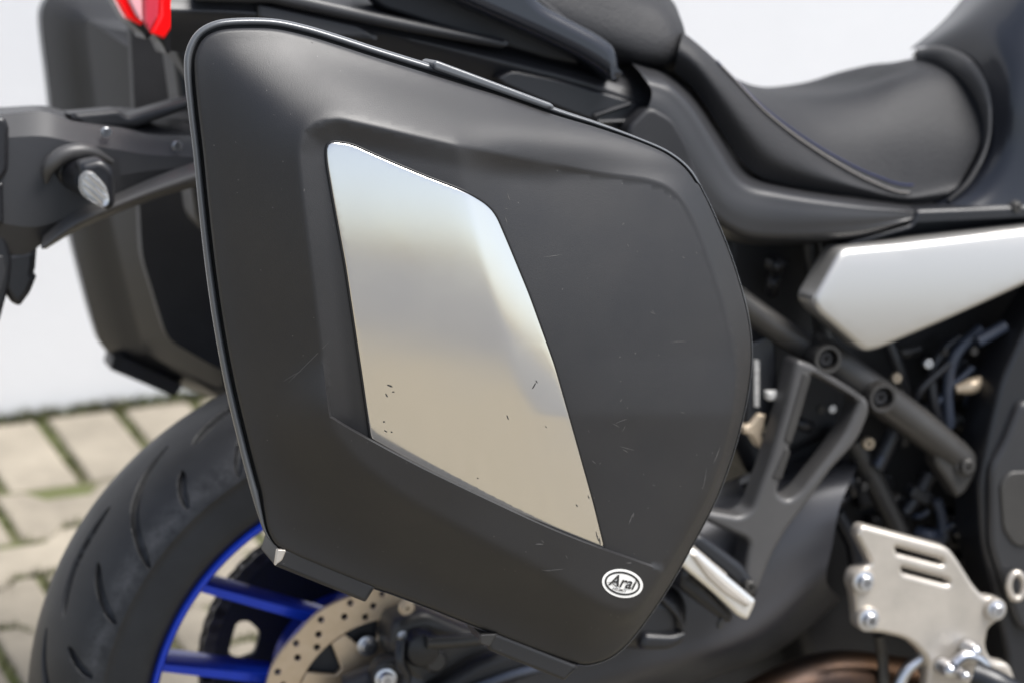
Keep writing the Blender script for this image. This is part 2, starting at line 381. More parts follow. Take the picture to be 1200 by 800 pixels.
while t < 5.4:
    for i in range(-18, 28):
        s = i*P_+(P_/2 if row % 2 else 0)+0.02
        if t < 1.75 and -1.2 < s < 2.6: put(bm_, s, t, 'paver')
        else:
            ca, sa = math.cos(WA), math.sin(WA); x, y = wl(s, t); z = random.uniform(-0.003, 0.001)
            v = np.c_[bv[:, 0]*ca-bv[:, 1]*sa+x, bv[:, 0]*sa+bv[:, 1]*ca+y, bv[:, 2]+z]
            rest_v.append(v); rest_f += [tuple(k+rest_n for k in q) for q in bf]; rest_n += len(v)
    t += 2*PB; row += 1
me = bpy.data.meshes.new('paver_field'); me.from_pydata(np.vstack(rest_v).tolist(), [], rest_f); me.materials.append(M['paver'])
o = bpy.data.objects.new('paver_field', me); COL.objects.link(o); o.parent = pave; o['kind'] = 'stuff'

# moss and short grass in the joints near the wall: nobody could count it
gv, gf = [], []
def blade(s, t, h):
    x, y = wl(s, t); a = random.uniform(0, 6.28); l = random.uniform(0.2, 0.9)*h; wd = random.uniform(0.0012, 0.0026)
    k = len(gv); dx, dy = math.cos(a), math.sin(a)
    gv.extend([(x-dy*wd, y+dx*wd, -0.008), (x+dy*wd, y-dx*wd, -0.008), (x+dx*l, y+dy*l, h-0.006)]); gf.append((k, k+1, k+2))
for _ in range(9000): blade(random.uniform(-1.2, 2.6), abs(random.gauss(0, 0.010))+0.001, random.uniform(0.008, 0.026))
for i in range(-12, 28):
    for _ in range(110): blade(0.118*i+0.115+0.0575+random.gauss(0, 0.004), random.uniform(0.0, 0.245), random.uniform(0.006, 0.014))
row = 0; t = 0.243+PB+PA+0.002
while t < 1.8:
    for i in range(-8, 13):
        s0 = i*P_+(P_/2 if row % 2 else 0)+0.02
        dens = random.choice((20, 60, 150))
        pts = [(s0+x, t+y) for x, y in bone]
        for k in range(7, 11):
            (xa, ya), (xb, yb) = pts[k], pts[k+1]
            for _ in range(dens//4): u_ = random.random(); blade(xa+(xb-xa)*u_+random.gauss(0, 0.003), ya+(yb-ya)*u_+random.gauss(0, 0.003), random.uniform(0.006, 0.015))
        for _ in range(dens//3): blade(s0+P_/2+random.gauss(0, 0.003), t+random.uniform(-PB, PB), random.uniform(0.005, 0.013))
    t += 2*PB; row += 1
me = bpy.data.meshes.new('joint_moss'); me.from_pydata(gv, [], gf); me.materials.append(M['grass'])
o = bpy.data.objects.new('joint_moss', me); COL.objects.link(o); o['kind'] = 'stuff'; o['label'] = 'green moss and grass growing in the paving joints'; o['category'] = 'moss'

# white wall
wv = []
for z in (-0.05, 2.6):
    for s, t in ((-4, 0), (6, 0), (6, -0.25), (-4, -0.25)): wv.append((*wl(s, t), z))
me = bpy.data.meshes.new('wall'); me.from_pydata(wv, [], [(0, 1, 5, 4), (1, 2, 6, 5), (2, 3, 7, 6), (3, 0, 4, 7), (4, 5, 6, 7)]); me.materials.append(M['wall'])
o = bpy.data.objects.new('wall', me); COL.objects.link(o); o['label'] = 'smooth white plastered wall behind the motorcycle'; o['category'] = 'wall'

# ================================================================== side cases
YR = -0.430
RIM = catmull([(216, 88), (217, 62), (228, 39), (248, 26), (275, 21.5), (320, 22), (360, 30), (400, 42), (440, 55), (508, 76), (580, 99), (650, 126), (700, 143), (750, 162), (785, 178), (810, 199),
               (827, 228), (841, 258), (856, 295), (869, 335), (878, 372), (882, 410), (879, 452), (869, 500), (855, 547), (837, 592), (814, 636), (789, 681), (762, 722), (738, 753), (718, 770), (698, 778),
               (678, 779), (640, 767), (590, 748), (540, 728), (500, 712), (460, 697), (430, 687), (380, 667), (332, 646), (312, 627), (301, 600), (290, 562), (277, 510), (263, 450), (250, 380), (240, 310), (232, 240), (226, 180), (220, 130)], 420, True)
CREST = catmull([(351, 178), (356, 154), (370, 143), (395, 139), (440, 148), (500, 162), (600, 184), (700, 203), (762, 212), (792, 227), (813, 258), (832, 308), (849, 362), (860, 420), (861, 466), (851, 520), (834, 572), (806, 626), (778, 672),
                 (755, 706), (738, 719), (715, 714), (640, 672), (560, 630), (483, 588), (428, 546), (398, 514), (386, 488), (376, 400), (364, 300), (355, 225)], 360, True)
LEDGE = np.array([(386, 488), (405, 500), (432, 515), (490, 546), (560, 580), (640, 617), (700, 641), (745, 657), (779, 669)], float)
i1 = int(np.argmin(((CREST-LEDGE[-1])**2).sum(1))); i2 = int(np.argmin(((CREST-LEDGE[0])**2).sum(1)))
INLAY = np.vstack([CREST[i2:], CREST[:i1+1], catmull(LEDGE[::-1], 90)[1:-1]])       # the crest at rear, top and front; the ledge below
TOPLINE = np.vstack([CREST[i2:], CREST[:130]])
PANEL = fillet([(383, 188), (383, 166, 14), (410, 169, 10), (450, 187), (500, 208), (548, 226, 20), (578, 245, 18), (594, 282, 20), (620, 345), (650, 428), (676, 520), (695, 588), (708, 641, 2),
                (660, 622), (600, 597.5), (540, 569.5), (480, 539), (435, 513.5, 3), (420, 410), (405, 310), (391, 235)], 12)

def seg_dist(p, loop, closed=True):
    a = loop; b = np.roll(loop, -1, 0)
    if not closed: a, b = loop[:-1], loop[1:]
    out = np.full(len(p), 1e9); d = b-a; L2 = np.maximum((d**2).sum(1), 1e-9)
    for i in range(0, len(p), 20000):
        q = p[i:i+20000]
        t = np.clip(((q[:, None]-a[None])*d[None]).sum(-1)/L2, 0, 1)
        e = q[:, None]-(a[None]+t[..., None]*d[None]); out[i:i+20000] = np.sqrt((e**2).sum(-1)).min(1)
    return out
def inside(p, loop):
    x, y = p[:, 0], p[:, 1]; c = np.zeros(len(p), bool); n = len(loop)
    for i in range(n):
        x1, y1 = loop[i-1]; x2, y2 = loop[i]
        if y1 == y2: continue
        m = ((y1 > y) != (y2 > y)) & (x < (x2-x1)*(y-y1)/(y2-y1)+x1); c ^= m
    return c
def sstep(t): t = np.clip(t, 0, 1); return t*t*(3-2*t)
# relief of the lid, sampled on a raster of picture positions (2 px apart)
GX, GY, GS = 206, 10, 2.0
nx, ny = 344, 392
gx, gy = np.meshgrid(GX+GS*np.arange(nx), GY+GS*np.arange(ny)); gp = np.c_[gx.ravel(), gy.ravel()]
def plateau(p):
    x, y = p[:, 0], p[:, 1]; v = (y-400)/1560.0
    vv = np.minimum(v, 0.05); h = 0.066 - vv*vv/2/0.80 - 0.0625*(v-vv) - np.where(v > 0, 0.100, 0.104)*v
    xc = 549+(y-225)*0.26; d = (x-xc)/1560.0
    k = np.interp(y, [150, 230, 420, 640], [0.09, 0.10, 0.12, 0.10]); soft = 0.006
    rp = 0.5*(d+np.sqrt(d*d+soft*soft))
    h = h-k*rp-np.maximum(d, 0)**2*0.35
    h = h+0.145*(1-np.exp(-np.maximum(d, 0)/0.034))*np.minimum(v-0.055, 0)*sstep((y-140)/70)
    dl = np.minimum(d, 0); h = h-dl*dl*0.45
    return 0.5*(h+0.010+np.sqrt((h-0.010)**2+0.006**2))
dR = seg_dist(gp, RIM); dC = seg_dist(gp, CREST); inC = inside(gp, CREST); inR = inside(gp, RIM)
ratio = np.where(inC, 1.0, dR/(dR+dC+1e-6)); ratio = np.where(inR, ratio, 0)
kb = sstep((gp[:, 1]-500)/120); prof = np.where(ratio < 1, (np.sin(ratio*math.pi/2)**0.9*0.35+ratio*0.65)*(1-kb)+ratio**1.25*kb, 1)
H0 = (0.006+(np.maximum(plateau(gp), 0.008)-0.006)*prof).reshape(ny, nx)
Wt = inR.astype(float).reshape(ny, nx)
def blur(a, s):
    k = np.exp(-0.5*(np.arange(-20, 21)/s)**2); k /= k.sum()
    a = np.apply_along_axis(lambda r: np.convolve(r, k, 'same'), 0, a); return np.apply_along_axis(lambda r: np.convolve(r, k, 'same'), 1, a)
def smooth(s): return blur(H0*Wt, s)/np.maximum(blur(Wt, s), 1e-3)
Ha, Hb = smooth(1.5), smooth(7.0)
# soft ridges at the rear and top, crisper towards the front edge
wsoft = sstep((640-gx)/240)*sstep((dC.reshape(ny, nx)-2)/26)
HF = Ha*(1-wsoft)+Hb*wsoft
def hs(p):
    p = np.asarray(p, float); u = np.clip((p[:, 0]-GX)/GS, 0, nx-1.001); v = np.clip((p[:, 1]-GY)/GS, 0, ny-1.001)
    i, j = u.astype(int), v.astype(int); a, b = u-i, v-j
    return HF[j, i]*(1-a)*(1-b)+HF[j, i+1]*a*(1-b)+HF[j+1, i]*(1-a)*b+HF[j+1, i+1]*a*b
LEFTL = np.array([(386, 488), (376, 400), (364, 300), (355, 225), (351, 178), (357, 152), (395, 139), (500, 162), (640, 191)], float)
def recess(p, off=0.0):
    """how far the inlay lies below the crest around it"""
    dl = seg_dist(p, LEFTL, False)+off; da = seg_dist(p, INLAY)+off
    deep = 0.0010+0.0046*sstep((680-p[:, 0])/300)
    t = np.clip(dl/29, 0, 1); t = np.minimum(t*1.12, 1)
    return deep*np.minimum(t, sstep(da/2.4))

STRIP = np.vstack([LEDGE, CREST[i1:i2+1]])          # the proud strip between the ledge and the lower crest
def lip(p):
    d = np.where(inside(p, STRIP), 0, seg_dist(p, STRIP)); amp = np.interp(p[:, 0], [386, 560, 700, 790], [0.0105, 0.0085, 0.005, 0.0006])
    rimfade = sstep((seg_dist(p, RIM)-4)/50)
    return amp*sstep(1-d/75)*rimfade
def lidh(p):
    """height of the finished lid surface above the rim plane"""
    p = np.asarray(p, float); ii = inside(p, INLAY) & (seg_dist(p, INLAY) > 0.4)
    return hs(p)+np.where(ii, -recess(p), lip(p))

def cdt_region(loop, extra, step, ins=3.0, lines=()):
    """triangulated region inside loop: boundary + a regular grid of inner points (+ constraint lines)"""
    x0, y0 = loop.min(0); x1, y1 = loop.max(0)
    a, b = np.meshgrid(np.arange(x0, x1, step), np.arange(y0, y1, step)); b = b+0.0
    a[1::2] += step*0.5
    g = np.c_[a.ravel(), b.ravel()]; g = g[inside(g, loop)]; g = g[seg_dist(g, loop) > ins]
    cons = [(loop, True)]+list(lines)
    for l, cl in cons[1:]: g = g[seg_dist(g, l, cl) > ins]
    V = []; E = []
    for l, cl in cons:
        k = len(V); n = len(l); V += [Vector(q) for q in l]
        E += [(k+i, k+(i+1) % n) for i in range(n if cl else n-1)]
    nb = len(loop); V += [Vector(q) for q in g]
    ov, oe, of, _, _, _ = delaunay_2d_cdt(V, E, [list(range(nb))], 1, 1e-5)
    return np.array([tuple(q) for q in ov]), [tuple(f) for f in of]

def resample(loop, n):
    l = np.vstack([loop, loop[:1]]); s = np.r_[0, np.cumsum(np.linalg.norm(np.diff(l, axis=0), axis=1))]
    u = np.linspace(0, s[-1], n, endpoint=False); return np.stack([np.interp(u, s, l[:, j]) for j in (0, 1)], 1)

def ccw(l): return l if area2(l*np.array([1, -1])) > 0 else l[::-1]      # picture y runs down
def inset_px(l, d):
    q = ccw(l)*np.array([1, -1]); return offs(q, d)*np.array([1, -1])

def side_case(flip, label):
    S = np.array([1, -1 if flip else 1, 1])
    base = np.array([0.5, YR*S[1]*0.8, 0.47])
    root = thing('side_case', base, label, 'side case', 'hard side cases on the motorcycle')
    rim = ccw(RIM)
    # weight: 1 where the seal bead shows (rear edge and top), 0 at front and bottom
    wb = np.clip(1-np.maximum((rim[:, 0]-560)/260, 0), 0, 1)*np.clip((640-rim[:, 1])/60, 0, 1)
    wb = np.maximum(wb, 0.25*(rim[:, 1] < 215)); wb = 0.12+0.88*wb
    def rr(dpx, y): q = offs(rim*np.array([1, -1]), dpx)*np.array([1, -1]); return un_arr(q, y)
    # seal bead
    mb = MB(); rings = []
    for k in range(11):
        t = math.pi*(k/10)
        rings.append(rr((4.6-4.6*math.cos(t))*wb+0.01, YR-0.0032*math.sin(t)*1.6*(0.4+0.6*wb)-0.0015))
    rings = [rr(0.0*wb, YR+0.012)]+rings+[rr(9.6*wb, YR+0.008)]
    mb.add(np.vstack(rings)*S, grid_faces(len(rings), len(rim), cv=True)); mb.build('rim_seal', 'rim', root, 60)
    # dark groove ring under the lid edge
    mb = MB(); mb.add(np.vstack([rr(7*wb, YR+0.002), rr(16*wb+2, YR+0.002), rr(16*wb+2, YR+0.006), rr(7*wb, YR+0.006)])*S, grid_faces(4, len(rim), cu=True, cv=True)); mb.build('groove', 'gap_line', root, 60)
    # lid
    lo = resample(offs(rim*np.array([1, -1]), 11.5*wb+0.6)*np.array([1, -1]), 400)
    li = inset_px(lo, 5.0)
    il = resample(ccw(INLAY), 420); tl0 = TOPLINE[6:]; e0 = np.gradient(tl0, axis=0); e0 /= np.linalg.norm(e0, axis=1)[:, None]
    out_line = tl0+np.stack([e0[:, 1], -e0[:, 0]], 1)*3.5
    out_line = out_line[seg_dist(out_line, li) > 5]
    lines = [] if flip else [(il, True), (inset_px(il, 2.6), True), (out_line, False)]
    V2, F = cdt_region(li, None, 6.0, 2.2, lines)
    h = hs(V2) if flip else lidh(V2)
    mb = MB(); mb.add(un_arr(V2, YR-h)*S, F); rings = []
    for k in range(7):
        q = li+(lo-li)*math.sin(k/6*math.pi/2); hq = hs(q) if flip else lidh(q)
        rings.append(un_arr(q, YR-hq+0.0034*(1-math.cos(k/6*math.pi/2))))
    rings.append(un_arr(lo, YR+0.003)); mb.add(np.vstack(rings)*S, grid_faces(8, len(lo), cv=True))
    mb.weld = 1e-5; mb.build('lid', 'case', root, 50)
    # shell behind the rim
    mb = MB(); rings = [rr(0.5, YR+0.004), rr(1.5, YR+0.016), rr(30, YR+0.050), rr(44, YR+0.062), rr(48, YR+0.070), rr(80, YR+0.20), rr(95, YR+0.215)]
    n = len(rim); mb.add(np.vstack(rings)*S, grid_faces(len(rings), n, cv=True)+[tuple(range((len(rings)-1)*n, len(rings)*n))]); mb.build('shell', 'black', root, 30)
    # hinge covers under the case
    for poly, clip in (([(328, 643), (343, 642), (442, 686), (429, 706), (322, 663)], [(325, 643), (336, 644), (331, 656), (322, 663)]),
                       ([(564, 744), (584, 742), (680, 780), (662, 798), (575, 763)], [(563, 743), (584, 742), (574, 757), (563, 754)])):
        mb = MB(); plate(mb, [fillet(poly, 3)], YR-0.006, 0.05, 0.003); mb.v = [v*S for v in mb.v]; hc = mb.build('hinge_cover', 'case', root, 35)
        if not flip:
            mb = MB(); plate(mb, [fillet(clip, 2)], YR-0.0080, 0.004, 0.001); mb.build('hinge_clip', 'alu' if poly[0][0] < 400 else 'frame', hc, 35)
    if flip: return root
    # top latch strip
    mb = MB(); plate(mb, [fillet([(507, 74), (512, 71), (648, 122), (651, 128), (640, 128), (509, 82)], 3)], YR-0.013, 0.03, 0.0022); mb.build('latch_strip', 'rim', root, 35)
    # silver trim panel, flush in the inlay
    lp = resample(ccw(PANEL), 260); ls = inset_px(lp, 1.8); V2, F = cdt_region(ls, None, 5.0, 2.0)
    def hp(q): return hs(q)-recess(q, 8.0)
    mb = MB(); mb.add(un_arr(V2, YR-hp(V2)-0.0016), F); rings = []
    for k in range(5): q = ls+(lp-ls)*math.sin(k/4*math.pi/2); rings.append(un_arr(q, YR-hp(q)-0.0016+0.0009*(1-math.cos(k/4*math.pi/2))))
    rings.append(un_arr(lp, YR-hp(lp)+0.002)); mb.add(np.vstack(rings), grid_faces(6, len(lp), cv=True)); mb.weld = 1e-5
    tp = mb.build('trim_panel', 'silver', root, 50); tp['label'] = 'satin silver trim panel with small dark chips'
    mb = MB(); g = inset_px(PANEL, -0.9); g = resample(g, 260); hg = hs(g)-recess(g, 8.0)
    tube(mb, un_arr(g, YR-hg-0.0002), 0.0010, 8, 260, px=False, closed=True); mb.build('gap_line', 'gap_line', tp, 60)  # black tube standing for the dark gap round the panel
    # small chips in the trim panel
    def marks(name, m, lst, parent, onp):
        mb = MB()
        for (x, y, a, l, wd) in lst:
            n = 7; t = np.linspace(-0.5, 0.5, n); ca, sa = math.cos(R(a)), math.sin(R(a)); bow = RNG.uniform(-0.15, 0.15)
            cx = x+t*l*ca-(t*t-0.08)*l*bow*sa; cy = y+t*l*sa+(t*t-0.08)*l*bow*ca
            ww = wd*0.38*np.sqrt(np.maximum(1-(2*t)**2, 0.02))*RNG.uniform(0.55, 1.1, n)
            A = np.c_[cx-sa*ww, cy+ca*ww]; B = np.c_[cx+sa*ww, cy-ca*ww]; q = np.vstack([A, B])
            hq = hs(q)-recess(q, 8.0)+0.0019 if onp else lidh(q)+0.00025
            mb.add(un_arr(q, YR-hq), grid_faces(2, n))
        return mb.build(name, m, parent, None, fix=False)
    marks('chips', 'chip', [(457, 452, 20, 7, 3), (453, 463, 60, 5, 3), (461, 459, 0, 3, 2), (450, 494, 0, 3, 2), (452, 505, 30, 4, 2.4), (459, 506, 0, 2.4, 2), (595, 489, 70, 6, 2.4), (626, 452, 120, 8, 1.6), (629, 447, 60, 4, 2.2), (676, 592, 60, 4, 1.8),
                            (700, 628, 75, 12, 1.8), (703, 634, 80, 9, 2), (690, 582, 70, 5, 1.6), (560, 560, 0, 2, 1.5), (640, 500, 40, 2.5, 1.5)], tp, True)['kind'] = 'stuff'
    sc = [(362, 424, 135, 70, 1.1), (343, 440, 150, 28, 0.8), (739, 608, 112, 13, 1.6), (742, 603, 100, 6, 1.2), (728, 493, -20, 16, 1.0), (722, 498, 30, 9, 1.0), (731, 502, 120, 8, 0.8), (735, 525, 15, 18, 1.0), (733, 528, 30, 8, 1.1), (696, 541, 40, 6, 1.4),
          (650, 667, -5, 22, 1.1), (632, 637, 0, 10, 2.0), (636, 634, 40, 5, 1.2), (640, 668, 10, 12, 0.8), (664, 652, 60, 5, 1), (765, 367, 20, 6, 1.2), (736, 288, 60, 4, 1), (648, 300, -8, 22, 0.9), (737, 659, 0, 6, 2.2),
          (826, 560, 100, 26, 1.0), (840, 533, 112, 20, 1.2), (797, 400, 0, 14, 0.7), (800, 483, 10, 5, 1), (790, 401, -10, 8, 0.8), (366, 50, 40, 3, 1.5), (596, 231, 70, 9, 0.9), (593, 258, 75, 8, 0.8), (690, 505, 60, 3, 1)]
    for i in range(16): sc.append((690+i*4.6+RNG.uniform(-1, 1), 149+i*1.75+RNG.uniform(-1, 1), RNG.uniform(20, 80), RNG.uniform(3, 8), RNG.uniform(0.7, 1.4)))
    for i in range(46):
        q = (RNG.uniform(240, 850), RNG.uniform(50, 700))
        if inside(np.array([q]), CREST)[0] and not inside(np.array([q]), PANEL)[0] or q[1] < 140: sc.append((*q, RNG.uniform(0, 180), RNG.uniform(1.5, 4), RNG.uniform(0.8, 1.4)))
    sc = [s for s in sc if inside(np.array([s[:2]]), inset_px(RIM, 12))[0]]
    marks('scuff_marks', 'scuff', sc, root, False)['kind'] = 'stuff'
    # round sticker with its lettering
    cx, cy, rot = 729.5, 683.0, R(11)
    def spx(x, y):         # sticker units (half width 24, half height 16.5, y up) -> picture
        return np.stack([cx+x*math.cos(rot)+y*math.sin(rot), cy+x*math.sin(rot)-y*math.cos(rot)], 1)
    th = np.linspace(0, 2*math.pi, 64, endpoint=False)
    def ell(rx, ry): return spx(rx*np.cos(th), ry*np.sin(th))
    def place(q, d): return un_arr(q, YR-lidh(q)-d)
    def ringm(outer, inner, d):
        mb = MB()
        if inner is None:
            rs = [ell(outer[0]*k, outer[1]*k) for k in (1, 0.75, 0.5, 0.25, 0.02)]
            mb.add(np.vstack([place(q, d) for q in rs]), grid_faces(5, 64, cv=True)+[tuple(range(256, 320))])
            mb.add(np.vstack([place(rs[0], d), place(rs[0], -0.0006)]), grid_faces(2, 64, cv=True))
        else: mb.add(np.vstack([place(ell(*outer), d), place(ell(*inner), d)]), grid_faces(2, 64, cv=True))
        return mb
    st = ringm((24.2, 16.6), None, 0.0005).build('sticker', 'white', root, 60); st['label'] = 'white oval sticker with black lettering'
    ringm((21.0, 13.7), (18.8, 11.5), 0.0008).build('ring', 'ink', st, 60, fix=False)
    def text(s, size, shear, x0, y0, thick, name, d, sx=1.0, slope=0.0):
        cu = bpy.data.curves.new('t', 'FONT'); cu.body = s; cu.size = size; cu.shear = shear; cu.align_x = 'CENTER'; cu.align_y = 'CENTER'; cu.offset = thick; cu.resolution_u = 4
        ob = bpy.data.objects.new('t', cu); COL.objects.link(ob)
        dg = bpy.context.evaluated_depsgraph_get(); me = bpy.data.meshes.new_from_object(ob.evaluated_get(dg))
        co = np.array([v.co[:] for v in me.vertices]); fs = [tuple(p.vertices) for p in me.polygons]
        bpy.data.objects.remove(ob); bpy.data.curves.remove(cu); bpy.data.meshes.remove(me)
        q = spx(co[:, 0]*sx+x0, co[:, 1]+y0+co[:, 0]*slope); mb = MB(); mb.add(place(q, d), fs); mb.build(name, 'ink', st, None, fix=False)
    text('Arai', 19.0, 0.30, -0.6, 1.2, 0.32, 'lettering', 0.0012, 0.93)
    text('HELMET', 4.0, 0.0, -2.0, -8.2, 0.05, 'lettering', 0.0012, 1.15)
    # swash from the first letter, running left below the word
    mb = MB(); a = np.linspace(0, 1, 12); q1 = spx(-7-11*a, -4.2+2.2*np.sin(a*2.6)+1.3*a); q2 = spx(-7-11*a, -5.6+2.2*np.sin(a*2.6)+2.4*a)
    mb.add(np.vstack([place(q1, 0.0013), place(q2, 0.0013)]), grid_faces(2, 12)); mb.build('lettering', 'ink', st, None, fix=False)
    return root
side_case(False, 'black side case with silver trim panel and oval sticker, nearest the camera')
side_case(True, 'plain dark side case on the far side, below the red tail light')

# ================================================================== motorcycle
XC, ZC = 0.5305, 0.316
bike = thing('motorcycle', (XC, 0, 0), 'black touring motorcycle with blue rear wheel leaning on its side stand', 'motorcycle')

# ---- rear wheel: rim with spokes, hub, tyre, disc, sprocket
def ringpts(r, y, n=180): t = np.linspace(0, 2*math.pi, n, endpoint=False); return np.stack([XC+r*np.cos(t), np.full(n, y), ZC+r*np.sin(t)], 1)
def revolve(mb, prof, n=180, closed=True):
    mb.add(np.vstack([ringpts(r, y, n) for r, y in prof]), grid_faces(len(prof), n, cu=closed, cv=True))
mb = MB()
hp_ = [(0.2235, -0.086), (0.2222, -0.090), (0.2185, -0.090), (0.2160, -0.085), (0.2145, -0.070), (0.2110, -0.050), (0.2040, -0.020)]
revolve(mb, hp_+[(r, -y) for r, y in hp_[::-1]]+[(0.218, 0.07), (0.214, 0.0), (0.218, -0.07)])
wheel = mb.build('rear_wheel', 'blue', bike, 35)
wheel['label'] = 'blue rear wheel with paired spokes'
def spoke(a0, r0, a1, r1, wd0=0.0072, wd1=0.0055):
    mb = MB(); A = np.array([r0*math.cos(R(a0)), r0*math.sin(R(a0))]); B = np.array([r1*math.cos(R(a1)), r1*math.sin(R(a1))])
    d = (B-A)/np.linalg.norm(B-A); n = np.array([-d[1], d[0]]); rows = []
    for k in np.linspace(0, 1, 8):
        c = A+(B-A)*k; wd = wd0+(wd1-wd0)*k; yo = -0.050+0.010*k; dp = 0.036+0.016*k
        sec = [(-wd, yo+0.010), (-wd*0.62, yo), (wd*0.62, yo), (wd, yo+0.010), (wd*0.9, yo+dp), (-wd*0.9, yo+dp)]
        rows += [(XC+c[0]+n[0]*s, y, ZC+c[1]+n[1]*s) for s, y in sec]
    mb.add(rows, grid_faces(8, 6, cv=True)); mb.build('spoke', 'blue', wheel, 30)
for k in range(5):
    spoke(114+72*k, 0.085, 143.5+72*k, 0.211); spoke(158+72*k, 0.070, 165.5+72*k, 0.211)
mb = MB(); revolve(mb, [(0.03, -0.075), (0.055, -0.075), (0.075, -0.065), (0.098, -0.045), (0.100, -0.02), (0.085, 0.0), (0.080, 0.06), (0.03, 0.075)], 72); mb.build('hub', 'blue', wheel, 35)

mb = MB(); revolve(mb, [(0.045, -0.0785), (0.112, -0.0700), (0.112, -0.060), (0.045, -0.060)], 72); mb.build('dark_backing', 'dark', wheel, 35)  # black ring added behind the disc so its holes look dark

# tyre with carved tread grooves
TN = 2800
al = np.r_[np.linspace(-72, -6, 112), np.linspace(-2, 72, 26)]; TA = len(al); th = np.linspace(0, 360, TN, endpoint=False)
GR = [([(0, -15.8), (5, -22.3), (9.3, -32.2), (11.8, -41.1), (14.7, -56.4), (17, -70.4)], 4.0), ([(13.6, -17.2), (19.1, -18.4), (24.2, -20.0), (28.5, -24.1), (32.3, -29.6)], 4.0),
      ([(21.7, -38.2), (24.6, -46.7), (27.2, -57.4), (29.2, -67.9)], 3.8), ([(0.6, -42.3), (2.8, -53.0), (4.2, -63.8)], 3.7)]
per = 36.0
u = np.linspace(0, per, int(TN*per/360), endpoint=False)
def groove_tile(sign):
    A, B = np.meshgrid(al, u); p = np.c_[B.ravel()*R(1)*305, A.ravel()*R(1)*82]        # mm
    dep = np.zeros(len(p))
    for pl, hw in GR:
        P2 = catmull([(a, sign*b) for a, b in pl], 24); q = np.c_[P2[:, 0]*R(1)*305, P2[:, 1]*R(1)*82]
        for sh in (-per, 0, per):
            qq = q+np.array([sh*R(1)*305, 0]); best = np.full(len(p), 1e9); tt = np.zeros(len(p))
            for i in range(len(qq)-1):
                d = qq[i+1]-qq[i]; t = np.clip(((p-qq[i])@d)/(d@d), 0, 1); e = np.linalg.norm(p-qq[i]-t[:, None]*d, axis=1); m = e < best; best[m] = e[m]; tt[m] = (i+t[m])/(len(qq)-1)
            ww = hw*np.sqrt(np.clip(1-(2*tt-1)**4, 0.05, 1)); dep = np.maximum(dep, sstep((ww+0.6-best)/1.5)*6.5)
    return dep.reshape(len(u), TA)/1000
tl, tr = groove_tile(1), groove_tile(-1); k = len(u)
idx = (np.round((th-126.8)/360*TN).astype(int)) % k
dep = tl[idx]+tr[(idx+k//2) % k]
Rg = (0.316-0.0737*(1-np.cos(R(1)*al)))[None]-dep*np.cos(R(1)*al)[None]; Yg = (0.0892*np.sin(R(1)*al))[None]-dep*np.sin(R(1)*al)[None]
tc_, ts_ = np.cos(R(1)*th)[:, None], np.sin(R(1)*th)[:, None]
V = np.stack([XC+Rg*tc_, Yg+0*tc_, ZC+Rg*ts_], -1)
side = []
for r, y in ((0.2640, 0.0845), (0.2622, 0.0838), (0.2560, 0.0850), (0.2460, 0.0866), (0.2360, 0.0878), (0.2300, 0.0880), (0.2270, 0.0868), (0.2235, 0.085), (0.219, 0.082)): side.append((r, y))
S1 = np.stack([np.stack([XC+r*tc_[:, 0], np.full(TN, -y), ZC+r*ts_[:, 0]], -1) for r, y in side[::-1]], 1)
S2 = np.stack([np.stack([XC+r*tc_[:, 0], np.full(TN, y), ZC+r*ts_[:, 0]], -1) for r, y in side], 1)
V = np.concatenate([S1, V, S2], 1); mb = MB(); mb.add(V.reshape(-1, 3), grid_faces(TN, V.shape[1], cu=True)); mb.build('tyre', 'rubber', wheel, 60, fix=False)

# brake disc with drilled holes and spider
def circ2(cx, cz, r, n=14): t = np.linspace(0, 2*math.pi, n, endpoint=False); return np.stack([cx+r*np.cos(t), cz+r*np.sin(t)], 1)
def pol2(a, r): return XC+r*math.cos(R(a)), ZC+r*math.sin(R(a))
YD = -0.0855
holes = []
for k in range(24):
    a = 15*k+3
    holes.append(circ2(*pol2(a, 0.1160), 0.0030, 10)); holes.append(circ2(*pol2(a+5, 0.1065), 0.0030, 10)); 
    if k % 2 == 0: holes.append(circ2(*pol2(a+10, 0.0985), 0.0030, 10))
th2 = np.linspace(0, 2*math.pi, 160, endpoint=False)
outer = np.stack([XC+(0.1222+0.0008*np.cos(12*th2))*np.cos(th2), ZC+(0.1222+0.0008*np.cos(12*th2))*np.sin(th2)], 1)
inner = np.stack([XC+0.0925*np.cos(th2), ZC+0.0925*np.sin(th2)], 1)
mb = MB(); plate(mb, [outer, inner]+holes, YD, 0.005, 0.0006, steps=2, px=False)
disc = mb.build('brake_disc', 'disc', wheel, 30)
mb = MB(); lp = []
for k in range(12):          # crescent-armed carrier
    a = 30*k-1
    lp += [pol2(a-10.5, 0.068), pol2(a-6, 0.078), pol2(a-2, 0.0922), pol2(a+7, 0.0922), pol2(a+9, 0.082), pol2(a+13, 0.068)]
plate(mb, [np.array(lp), circ2(XC, ZC, 0.052, 48)], YD-0.002, 0.006, 0.001, steps=2, px=False); mb.build('disc_carrier', 'disc', wheel, 30)
for k in range(6):
    x, z = pol2(60*k-13, 0.073); bolt('disc_bolt', (x, YD-0.002, z), 0.0065, wheel, 'steel')
# axle end
mb = MB(); lathe(mb, (XC, -0.12, ZC), [(-0.03, 0.02), (0.0, 0.02), (0.004, 0.018), (0.004, 0.010), (-0.01, 0.009), (-0.01, 0)], 24); mb.build('axle', 'steel', wheel, 30)
